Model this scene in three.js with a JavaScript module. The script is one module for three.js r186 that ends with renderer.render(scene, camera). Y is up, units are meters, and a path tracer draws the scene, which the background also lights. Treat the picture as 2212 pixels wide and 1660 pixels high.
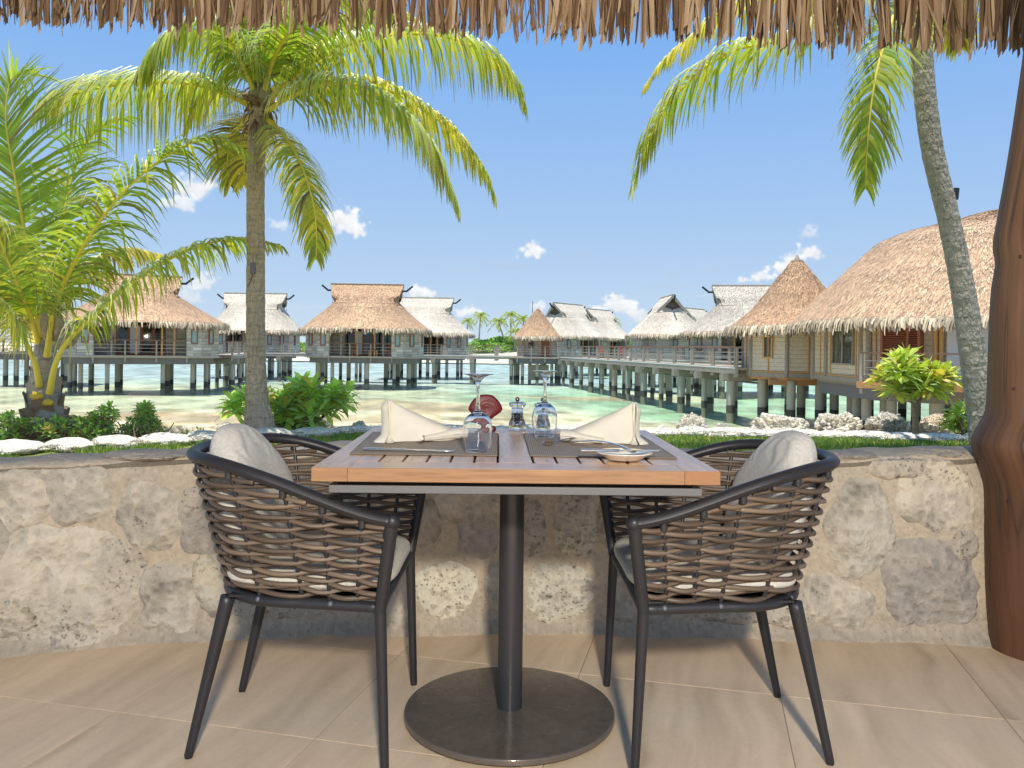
import * as THREE from 'three';
import { mergeGeometries, mergeVertices } from 'three/addons/utils/BufferGeometryUtils.js';
import { ImprovedNoise } from 'three/addons/math/ImprovedNoise.js';
import { RoundedBoxGeometry } from 'three/addons/geometries/RoundedBoxGeometry.js';

// ---------------------------------------------------------------- camera, sky, sun, lamp, exposure
const scene = new THREE.Scene();
const renderer = new THREE.WebGLRenderer({ antialias: true });
renderer.setSize(1024, 768);
renderer.toneMapping = THREE.LinearToneMapping;
renderer.toneMappingExposure = 1.4;
renderer.shadowMap.enabled = true;
const EYE = 1.017, FOCAL = 1760, MX = 1106, MY = 751.5, ROLL = 0.0131;
const camera = new THREE.PerspectiveCamera(2 * Math.atan(830 / FOCAL) * 180 / Math.PI, 2212 / 1660, 0.05, 6000);
camera.position.set(0, EYE, 0);
camera.rotation.z = ROLL;
camera.setViewOffset(2212, 1660, 0, 78.5, 2212, 1660);
scene.add(camera);

const SUN = new THREE.Vector3(-0.10, 0.97, 0.14).normalize();
const sun = new THREE.DirectionalLight(new THREE.Color().setRGB(1, 0.955, 0.87), 4.4);
sun.position.copy(SUN).multiplyScalar(120);
sun.castShadow = true; sun.shadow.radius = 1;
sun.shadow.camera.left = -60; sun.shadow.camera.right = 60; sun.shadow.camera.top = 60; sun.shadow.camera.bottom = -60; sun.shadow.camera.far = 400;
sun.shadow.mapSize.set(4096, 4096);
scene.add(sun);
const LAMP = [0.27, 1.96, 1.25];
const LAMP_POWER = 33;

// ---------------------------------------------------------------- helpers
const V = (x, y, z) => new THREE.Vector3(x, y, z);
function rng(seed) { let s = seed >>> 0; return () => { s = (s + 0x6D2B79F5) >>> 0; let t = s; t = Math.imul(t ^ (t >>> 15), t | 1); t ^= t + Math.imul(t ^ (t >>> 7), t | 61); return ((t ^ (t >>> 14)) >>> 0) / 4294967296; }; }
const clamp = (x, a = 0, b = 1) => Math.min(b, Math.max(a, x));
const lerp = (a, b, t) => a + (b - a) * t;
const smooth = (a, b, x) => { const t = clamp((x - a) / (b - a)); return t * t * (3 - 2 * t); };
function hash(x, y) { let h = Math.imul(x | 0, 374761393) + Math.imul(y | 0, 668265263); h = Math.imul(h ^ (h >>> 13), 1274126177); return ((h ^ (h >>> 16)) >>> 0) / 4294967296; }
const wrap = (i, p) => p ? ((i % p) + p) % p : i;
function vn(x, y, px = 0, py = px) {
  const xi = Math.floor(x), yi = Math.floor(y); let fx = x - xi, fy = y - yi; fx = fx * fx * (3 - 2 * fx); fy = fy * fy * (3 - 2 * fy);
  const x0 = wrap(xi, px), x1 = wrap(xi + 1, px), y0 = wrap(yi, py), y1 = wrap(yi + 1, py);
  return lerp(lerp(hash(x0, y0), hash(x1, y0), fx), lerp(hash(x0, y1), hash(x1, y1), fx), fy);
}
function fbm(x, y, oct = 4, px = 0, py = px) { let s = 0, a = 0.5, n = 0; for (let o = 0; o < oct; o++) { s += a * vn(x + o * 17 * (px ? 0 : 1), y, px, py); n += a; a *= 0.5; x *= 2; y *= 2; px *= 2; py *= 2; } return s / n; }
function cell(x, y, p) { // distance to nearest scattered point
  const xi = Math.floor(x), yi = Math.floor(y); let d = 9, id = 0;
  for (let j = -1; j < 2; j++) for (let i = -1; i < 2; i++) { const a = wrap(xi + i, p), b = wrap(yi + j, p); const dx = xi + i + hash(a, b + 77) - x, dy = yi + j + hash(a + 191, b) - y, q = dx * dx + dy * dy; if (q < d) { d = q; id = hash(a + 5, b + 9); } }
  return [Math.sqrt(d), id];
}
const toS = c => c <= 0.0031308 ? c * 12.92 : 1.055 * Math.pow(c, 1 / 2.4) - 0.055;
function tex(w, h, fn, color = true) {
  const d = new Uint8Array(w * h * 4);
  for (let j = 0; j < h; j++) for (let i = 0; i < w; i++) {
    const c = fn(i / w, j / h), k = (j * w + i) * 4;
    if (color) { d[k] = 255 * toS(clamp(c[0])); d[k + 1] = 255 * toS(clamp(c[1])); d[k + 2] = 255 * toS(clamp(c[2])); } else d[k] = d[k + 1] = d[k + 2] = 255 * clamp(c);
    d[k + 3] = 255;
  }
  const t = new THREE.DataTexture(d, w, h); t.wrapS = t.wrapT = THREE.RepeatWrapping; t.magFilter = THREE.LinearFilter; t.minFilter = THREE.LinearMipmapLinearFilter; t.generateMipmaps = true;
  if (color) t.colorSpace = THREE.SRGBColorSpace; t.needsUpdate = true; return t;
}
const rgb = (r, g, b) => new THREE.Color().setRGB(r, g, b);
const mat = (c, o = {}) => new THREE.MeshPhysicalMaterial({ color: rgb(...c), roughness: 0.8, metalness: 0, side: THREE.DoubleSide, ...o });
const used = new Map();
function numbered(n) { const k = used.get(n) || 0; used.set(n, k + 1); return k ? n + '_' + String(k).padStart(3, '0') : n; }
function tag(o, label, category, group) { o.userData.label = label; o.userData.category = category; if (group) o.userData.group = group; return o; }
function thing(name, label, category, pos = [0, 0, 0], turn = 0, group) { const o = new THREE.Group(); o.name = numbered(name); o.position.set(...pos); o.rotation.y = turn; scene.add(o); return tag(o, label, category, group); }
function obj(name, geo, m, parent = scene) {
  if (Array.isArray(geo)) geo = merge(geo);
  const o = new THREE.Mesh(geo, m); o.name = parent === scene ? numbered(name) : name; o.castShadow = o.receiveShadow = true; parent.add(o); return o;
}
function struct(name, geo, m) { const o = obj(name, geo, m); o.userData.kind = 'structure'; return o; }
const stuff = o => { o.userData.kind = 'stuff'; return o; };
function merge(list) { const a = list.filter(Boolean).map(g => { g = g.index ? g.toNonIndexed() : g; for (const k of Object.keys(g.attributes)) if (!['position', 'normal', 'uv', 'color'].includes(k)) g.deleteAttribute(k); return g; }); return a.length === 1 ? a[0] : mergeGeometries(a); }
const M4 = new THREE.Matrix4();
function place(g, x, y, z, ry = 0, rx = 0, rz = 0, s = 1) { g.applyMatrix4(new THREE.Matrix4().compose(V(x, y, z), new THREE.Quaternion().setFromEuler(new THREE.Euler(rx, ry, rz, 'YXZ')), typeof s === 'number' ? V(s, s, s) : V(...s))); return g; }
const box = (w, h, d, x = 0, y = 0, z = 0, ry = 0, rx = 0, rz = 0) => place(new THREE.BoxGeometry(w, h, d), x, y, z, ry, rx, rz);
const rbox = (w, h, d, r, x = 0, y = 0, z = 0, ry = 0, rx = 0, rz = 0) => place(new RoundedBoxGeometry(w, h, d, 2, r), x, y, z, ry, rx, rz);
function rod(a, b, r0, r1 = r0, seg = 10, open = false) { // tapered rod from a to b
  const d = b.clone().sub(a), l = d.length(); const g = new THREE.CylinderGeometry(r1, r0, l, seg, 1, open);
  g.applyQuaternion(new THREE.Quaternion().setFromUnitVectors(V(0, 1, 0), d.normalize())); g.translate((a.x + b.x) / 2, (a.y + b.y) / 2, (a.z + b.z) / 2); return g;
}
function beam(a, b, w, h) { // rectangular bar from a to b
  const d = b.clone().sub(a), l = d.length(); const g = new THREE.BoxGeometry(w, h, l); const m = new THREE.Matrix4().lookAt(b, a, V(0, 1, 0)); m.setPosition((a.x + b.x) / 2, (a.y + b.y) / 2, (a.z + b.z) / 2); g.applyMatrix4(m); return g;
}
function tube(pts, rad, steps = 24, seg = 8, capped = true) { // round tube of varying radius; rad(t) or number
  const c = pts instanceof THREE.Curve ? pts : new THREE.CatmullRomCurve3(pts, false, 'centripetal'); const R = typeof rad === 'function' ? rad : () => rad;
  const fr = c.computeFrenetFrames(steps, false), pos = [], uv = [], idx = [], len = c.getLength();
  for (let i = 0; i <= steps; i++) { const t = i / steps, p = c.getPointAt(t); for (let j = 0; j <= seg; j++) { const a = j / seg * Math.PI * 2, r = R(t, a); const n = fr.normals[i], b = fr.binormals[i], ca = Math.cos(a) * r, sa = Math.sin(a) * r; pos.push(p.x + n.x * ca + b.x * sa, p.y + n.y * ca + b.y * sa, p.z + n.z * ca + b.z * sa); uv.push(j / seg, t * len); } }
  for (let i = 0; i < steps; i++) for (let j = 0; j < seg; j++) { const a = i * (seg + 1) + j, b = a + seg + 1; idx.push(a, b, a + 1, b, b + 1, a + 1); }
  if (capped) for (const e of [0, steps]) { const p = c.getPointAt(e / steps), k = pos.length / 3; pos.push(p.x, p.y, p.z); uv.push(0.5, e / steps * len); for (let j = 0; j < seg; j++) { const a = e * (seg + 1) + j; e ? idx.push(a, k, a + 1) : idx.push(a, a + 1, k); } }
  return geo(pos, idx, uv);
}
function geo(pos, idx, uv, col) {
  const g = new THREE.BufferGeometry(); g.setAttribute('position', new THREE.Float32BufferAttribute(pos, 3)); g.setAttribute('uv', new THREE.Float32BufferAttribute(uv || new Array(pos.length / 3 * 2).fill(0), 2));
  if (col) g.setAttribute('color', new THREE.Float32BufferAttribute(col, 3)); if (idx) g.setIndex(idx); g.computeVertexNormals(); return g;
}
function sheet(nu, nv, fn, closeU = false) { // grid surface fn(u,v)->[x,y,z,(uu,vv)]
  const pos = [], uv = [], idx = []; for (let j = 0; j <= nv; j++) for (let i = 0; i <= nu; i++) { const p = fn(i / nu, j / nv); pos.push(p[0], p[1], p[2]); uv.push(p[3] ?? p[0], p[4] ?? p[2]); }
  for (let j = 0; j < nv; j++) for (let i = 0; i < nu; i++) { const a = j * (nu + 1) + i, b = a + nu + 1; idx.push(a, a + 1, b, b, a + 1, b + 1); } return geo(pos, idx, uv);
}
function grain(g, ax, s = 1, off = 0) { // uv: u along axis ax, v across, in metres
  const p = g.attributes.position, uv = g.attributes.uv, n = ['x', 'y', 'z']; for (let i = 0; i < p.count; i++) { const c = [p.getX(i), p.getY(i), p.getZ(i)]; const o = n.map((_, k) => k).filter(k => k !== ax); uv.setXY(i, c[ax] * s + off, (c[o[0]] + c[o[1]]) * s + off * 1.7); } return g;
}
function tint(g, fn) { const p = g.attributes.position, c = []; for (let i = 0; i < p.count; i++) c.push(...fn(p.getX(i), p.getY(i), p.getZ(i), i)); g.setAttribute('color', new THREE.Float32BufferAttribute(c, 3)); return g; }
// a point of the place from its bearing as surveyed on the photograph (2212 x 1660) and its distance in metres
function ray(px, py) { const dx = px - MX, dy = py - MY; return [(dx * Math.cos(ROLL) + dy * Math.sin(ROLL)) / FOCAL, (-dx * Math.sin(ROLL) + dy * Math.cos(ROLL)) / FOCAL]; }
function at(px, py, z) { const [a, b] = ray(px, py); return V(a * z, EYE - b * z, -z); }
function on(px, py, y) { const b = ray(px, py)[1]; return at(px, py, (EYE - y) / b); }

// ---------------------------------------------------------------- sky
{
  const W = 4096, H = 2048, d = new Float32Array(W * H * 4);
  const base = el => { const t = Math.pow(clamp(el / 0.42), 0.62); const z = smooth(0.35, 1.3, el); return [lerp(lerp(0.47, 0.125, t), 0.09, z), lerp(lerp(0.565, 0.30, t), 0.225, z), lerp(lerp(0.63, 0.63, t), 0.52, z)]; };
  for (let j = 0; j < H; j++) { const el = ((j + 0.5) / H - 0.5) * Math.PI, c = base(Math.max(el, 0)); for (let i = 0; i < W; i++) { const k = (j * W + i) * 4; d[k] = c[0]; d[k + 1] = c[1]; d[k + 2] = c[2]; d[k + 3] = 1; } }
  // clouds: azimuth (degrees right of north), elevation, half sizes in degrees, thickness, greyness
  const px = (x, y) => { const [a, b] = ray(x, y); return [Math.atan(a), Math.atan(-b / Math.hypot(1, a))]; };
  const puff = (x, y, rx, ry, k = 1, grey = 0, seed = 1, wispy = 0) => {
    const [az0, el0] = px(x, y), sx = rx * 0.78 / FOCAL, sy = ry * 0.78 / FOCAL, R = 1.7;
    for (let j = Math.floor(((el0 - sy * R) / Math.PI + 0.5) * H); j <= ((el0 + sy * R) / Math.PI + 0.5) * H; j++) { if (j < 0 || j >= H) continue; for (let i = Math.floor((Math.atan2(-Math.cos(az0 - sx * R), Math.sin(az0 - sx * R)) / 2 / Math.PI + 0.5) * W); i <= (Math.atan2(-Math.cos(az0 + sx * R), Math.sin(az0 + sx * R)) / 2 / Math.PI + 0.5) * W; i++) {
      const el = ((j + 0.5) / H - 0.5) * Math.PI, az = ((i + 0.5) / W - 0.5) * 2 * Math.PI + Math.PI / 2; const u = (az - az0) / sx, v = (el - el0) / sy;
      const n = fbm(u * (wispy ? 1.5 : 2.6) + seed * 31, v * (wispy ? 3.5 : 2.6) * Math.max(0.4, sy / sx * 1.2) + seed * 13, 5), vv = v < 0 && !wispy ? v * 1.5 : v;
      const a = clamp((1.05 - Math.hypot(u, vv) + (n - 0.5) * 2.1) * (wispy ? 0.8 : 2.2)) * k; if (a <= 0) continue;
      const s = clamp(0.5 + v * 0.35 + (n - 0.5) * 1.2), w = lerp(0.56, 0.76, s) * (1 - grey * 0.35), c = [w * (0.97 - grey * 0.12), w * (0.985 - grey * 0.05), w]; const q = (j * W + ((i % W) + W) % W) * 4;
      for (let m = 0; m < 3; m++) d[q + m] = lerp(d[q + m], c[m], a * (wispy ? 0.6 : 0.95)); }
    }
  };
  puff(735, 478, 52, 38, 1, 0, 1); puff(768, 500, 30, 22, 1, 0, 2); puff(600, 488, 26, 16, 0.6, 0, 3); puff(425, 412, 62, 34, 0.95, 0, 4); puff(380, 440, 50, 24, 0.8, 0, 5);
  puff(1150, 548, 36, 20, 1, 0, 6); puff(1150, 532, 18, 14, 1, 0, 7); puff(1752, 548, 40, 22, 1, 0, 8); puff(1715, 562, 28, 20, 1, 0, 9); puff(1690, 585, 32, 20, 1, 0, 10); puff(1645, 600, 30, 16, 1, 0, 11); puff(1605, 606, 20, 8, 0.8, 0, 12);
  puff(1750, 505, 24, 18, 0.55, 0.2, 13); puff(1345, 665, 44, 30, 1, 0.05, 14); puff(1330, 650, 22, 22, 1, 0, 15); puff(1385, 690, 40, 26, 0.8, 0.2, 16); puff(1290, 672, 26, 18, 0.9, 0, 17);
  puff(905, 635, 46, 20, 1, 0, 18); puff(435, 610, 40, 26, 0.8, 0.1, 19); puff(400, 640, 40, 26, 0.6, 0.1, 20); puff(1000, 678, 30, 16, 0.9, 0, 21); puff(1025, 672, 20, 14, 0.9, 0, 22); puff(1165, 665, 20, 16, 0.8, 0, 23); puff(1240, 668, 26, 14, 0.8, 0, 24);
  puff(1100, 576, 90, 12, 0.5, 1, 25, 1); puff(1000, 583, 90, 8, 0.35, 1, 26, 1); puff(1248, 552, 30, 12, 0.45, 1, 27, 1); puff(1455, 588, 26, 14, 0.5, 1, 28, 1); puff(1540, 584, 36, 8, 0.5, 1, 29, 1); puff(1430, 620, 70, 8, 0.4, 1, 30, 1); puff(1380, 640, 120, 10, 0.3, 0.6, 31, 1); puff(900, 640, 160, 12, 0.25, 0.4, 32, 1); puff(640, 670, 120, 14, 0.4, 0.2, 33, 1); puff(1560, 640, 160, 10, 0.25, 0.5, 34, 1);
  const t = new THREE.DataTexture(d, W, H, THREE.RGBAFormat, THREE.FloatType); t.mapping = THREE.EquirectangularReflectionMapping; t.magFilter = THREE.LinearFilter; t.needsUpdate = true;
  scene.background = t; scene.environment = t;
}

// ---------------------------------------------------------------- materials
const T = {};
T.teak = tex(512, 512, (u, v) => { const w = fbm(u * 3, v * 6, 3, 3, 6) * 0.6; const g = fbm(u * 5, (v + w * 0.06) * 60, 4, 5, 60), b = vn(u * 2, v * 9 + w, 2, 9), f = Math.pow(fbm(u * 12, v * 160, 2, 12, 160), 3); const k = 0.62 + 0.42 * g * (0.75 + 0.4 * b) - 0.5 * f * 0.6; return [k, k * (0.95 + 0.06 * b), k * (0.9 + 0.1 * b)]; });
T.teakBump = tex(512, 512, (u, v) => fbm(u * 6, v * 90, 3, 6, 90), false);
T.post = tex(1024, 1024, (u, v) => { const w = fbm(u * 4, v * 2, 4, 4, 2); const g = fbm((u + w * 0.05) * 46, v * 3, 4, 46, 3), b = fbm(u * 5, v * 3, 4, 5, 3), c = cell(u * 6, v * 5, 0); const ck = Math.pow(1 - Math.abs(fbm((u + w * 0.06) * 22, v * 2.2, 3, 22, 0) - 0.5) * 2, 14); let k = (0.42 + 0.75 * g * (0.45 + 0.8 * b)) * (1 - 0.45 * ck); let knot = smooth(0.10, 0.03, c[0]) * (c[1] > 0.6 ? 1 : 0); k *= 1 - 0.75 * knot; const red = clamp(0.55 * smooth(0.42, 0.66, b) + 0.9 * smooth(0.36, 0.27, v + 0.12 * (b - 0.5) + 0.05 * (g - 0.5))); return [k * lerp(1, 0.68, red), k * lerp(0.95, 0.53, red), k * lerp(0.86, 0.42, red)]; });
T.grey = tex(512, 512, (u, v) => { const g = fbm(u * 6, v * 70, 4, 6, 70), b = fbm(u * 4, v * 4, 3, 4, 4); const k = 0.55 + 0.45 * g * (0.6 + 0.6 * b); return [k, k * 0.985, k * 0.95]; });
T.thatch = tex(1024, 1024, (u, v) => { const w = fbm(u * 6, v * 6, 2, 6, 6); const g = fbm((u + w * 0.03) * 110, v * 16, 4, 110, 16), c = fbm(u * 48, v * 26, 3, 48, 26), b = fbm(u * 5, v * 5, 4, 5, 5); const k = clamp(0.2 + 1.0 * g * (0.45 + 0.8 * c) + 0.3 * (b - 0.5)); return [k, k * (0.93 + 0.08 * c), k * (0.86 + 0.12 * c)]; });
T.thatchPale = tex(512, 512, (u, v) => { const g = fbm(u * 100, v * 15, 4, 100, 15), c = fbm(u * 44, v * 24, 3, 44, 24), b = fbm(u * 5, v * 5, 4, 5, 5); const k = clamp(0.52 + 0.62 * g * (0.45 + 0.8 * c) + 0.3 * (b - 0.5)); return [k, k * (0.95 + 0.06 * c), k * (0.89 + 0.1 * c)]; });
T.thatchBump = tex(1024, 1024, (u, v) => { const w = fbm(u * 6, v * 6, 2, 6, 6); return fbm((u + w * 0.03) * 100, v * 14, 3, 100, 14) * 0.6 + 0.4 * fbm(u * 40, v * 24, 2, 40, 24); }, false);
T.stone = tex(1024, 1024, (u, v) => { const b = fbm(u * 5, v * 5, 5, 5, 5), f = fbm(u * 40, v * 40, 4, 40, 40), c = cell(u * 26, v * 26, 26), c2 = cell(u * 60 + 3.3, v * 60 + 7.7, 60); const m = smooth(0.46, 0.62, fbm(u * 4 + 9, v * 4, 3, 4, 4)); let k = 0.90 + 0.62 * (b - 0.5) + 0.55 * (f - 0.5); const p = smooth(0.3 * c[1], 0.08, c[0]) * (c[1] > 0.55 && hash(c[1] * 9999, 3) > 0.55 ? 1 : 0) * m * smooth(0.4, 0.55, f), p2 = smooth(0.3, 0.1, c2[0]) * (c2[1] > 0.75 ? 1 : 0) * m; k *= 1 - 0.42 * Math.max(p, p2 * 0.7); k *= 1 - 0.42 * m * smooth(0.5, 0.7, f); const o = smooth(0.5, 0.7, b); return [k, k * (0.97 - 0.02 * o), k * (0.91 - 0.09 * o)]; });
T.stoneBump = tex(1024, 1024, (u, v) => { const b = fbm(u * 5, v * 5, 5, 5, 5), f = fbm(u * 40, v * 40, 4, 40, 40), c = cell(u * 26, v * 26, 26), c2 = cell(u * 60 + 3.3, v * 60 + 7.7, 60); const m = smooth(0.46, 0.62, fbm(u * 4 + 9, v * 4, 3, 4, 4)); const p = smooth(0.26, 0.1, c[0]) * (c[1] > 0.72 ? 1 : 0) * m, p2 = smooth(0.3, 0.08, c2[0]) * (c2[1] > 0.75 ? 1 : 0) * m; return clamp(0.55 + 0.5 * (b - 0.5) + 0.6 * (f - 0.5) - 0.25 * p - 0.2 * p2); }, false);
T.mortar = tex(1024, 1024, (u, v) => { const b = fbm(u * 4, v * 4, 5, 4, 4), f = fbm(u * 90, v * 90, 3, 90, 90), c = cell(u * 70, v * 70, 70); let k = 0.72 + 0.3 * (b - 0.5) + 0.3 * (f - 0.5); if (c[1] > 0.9 && c[0] < 0.2) k *= 0.7; return [k, k * (0.98 - 0.08 * b), k * (0.93 - 0.18 * b)]; });
T.mortarBump = tex(512, 512, (u, v) => 0.5 * fbm(u * 8, v * 8, 4, 8, 8) + 0.5 * fbm(u * 70, v * 70, 3, 70, 70), false);
T.tile = tex(1024, 1024, (u, v) => { const w = fbm(u * 3, v * 3, 3, 3, 3) * 0.12; const g = fbm(u * 3, (v + w) * 26, 5, 3, 26), b = fbm(u * 4, v * 5, 4, 4, 5), f = fbm(u * 120, v * 120, 2, 120, 120); const k = 0.85 + 0.34 * (g - 0.5) + 0.22 * (b - 0.5) + 0.07 * (f - 0.5); return [k, k * (0.985 - 0.035 * (1 - g)), k * (0.96 - 0.09 * (1 - g))]; });
T.weave = tex(256, 256, (u, v) => { const a = Math.sin(u * Math.PI * 64) * Math.sin(v * Math.PI * 64), n = fbm(u * 30, v * 30, 3, 30, 30); const k = 0.82 + 0.10 * a + 0.26 * (n - 0.5); return [k, k * 0.985, k * 0.95]; });
T.weaveBump = tex(256, 256, (u, v) => { const x = Math.floor(u * 64), y = Math.floor(v * 64), o = (x + y) % 2; return 0.5 + 0.5 * (o ? Math.sin((u * 64 - x) * Math.PI) : Math.sin((v * 64 - y) * Math.PI)) * 0.9; }, false);
T.mat = tex(256, 256, (u, v) => { const n = 32, x = Math.floor(u * n), y = Math.floor(v * n), fx = u * n - x, fy = v * n - y, o = (x + y) % 2, e = Math.min(fx, 1 - fx, fy, 1 - fy), k = (o ? 0.75 : 0.40) * smooth(0.02, 0.22, e) + 0.08 + 0.2 * hash(x, y); return [k, k * 0.92, k * 0.8]; });
T.bark = tex(512, 1024, (u, v) => { const w = fbm(u * 4, v * 12, 4, 4, 12); const r = Math.abs(Math.sin((v + w * 0.09) * Math.PI * 15)), g = fbm(u * 40, v * 14, 4, 40, 14), f = fbm(u * 18, v * 60, 3, 18, 60), c = cell(u * 7, v * 20, 0); let k = 0.5 + 0.32 * g + 0.3 * (f - 0.5) + 0.07 * Math.pow(r, 0.5); k *= 1 - 0.28 * smooth(0.22, 0.05, r) * f; if (c[1] > 0.86) k *= lerp(0.55, 1, smooth(0.1, 0.28, c[0])); return [k, k * 0.95, k * 0.87]; });
T.barkBump = tex(512, 1024, (u, v) => { const w = fbm(u * 4, v * 12, 4, 4, 12); const r = Math.abs(Math.sin((v + w * 0.09) * Math.PI * 15)); return 0.14 * Math.pow(r, 0.4) + 0.86 * fbm(u * 36, v * 20, 3, 36, 20); }, false);
T.matting = tex(512, 512, (u, v) => { const row = Math.floor(v * 8), fy = v * 8 - row; const z = Math.abs(((u * 32 + (row % 2) * 0.5) % 1) - 0.5) * 2; const h = ((fy * 5 + z) % 1); const k = 0.6 + 0.3 * (h > 0.5 ? 1 : 0.45) + 0.25 * (fbm(u * 20, v * 20, 3, 20, 20) - 0.5); return fy < 0.09 ? [k * 0.62, k * 0.5, k * 0.34] : [k, k * 0.975, k * 0.92]; });
T.ripple = tex(1024, 1024, (u, v) => { const w = fbm(u * 5, v * 5, 3, 5, 5); return 0.5 * fbm(u * 9 + w, v * 16 + w, 3, 9, 16) + 0.35 * fbm(u * 26, v * 44 + w, 3, 26, 44) + 0.15 * fbm(u * 70, v * 110, 2, 70, 110); }, false);
T.siding = tex(512, 512, (u, v) => { const n = 10, row = Math.floor(v * n), fy = v * n - row, g = fbm(u * 5 + row * 3.1, v * 90, 3, 0), t = 0.75 + 0.35 * (hash(row, Math.floor(u * 3)) - 0.5) + 0.4 * (g - 0.5); const k = fy < 0.08 ? t * 0.5 : t; return [k, k * 0.99, k * 0.96]; });
T.sidingBump = tex(256, 512, (u, v) => { const fy = (v * 10) % 1; return fy < 0.08 ? 0.1 : 0.9 - 0.5 * fy + 0.15 * fbm(u * 8, v * 90, 2, 8, 90); }, false);
function rep(t, x, y = x) { const c = t.clone(); c.repeat.set(x, y); c.needsUpdate = true; return c; }

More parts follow.
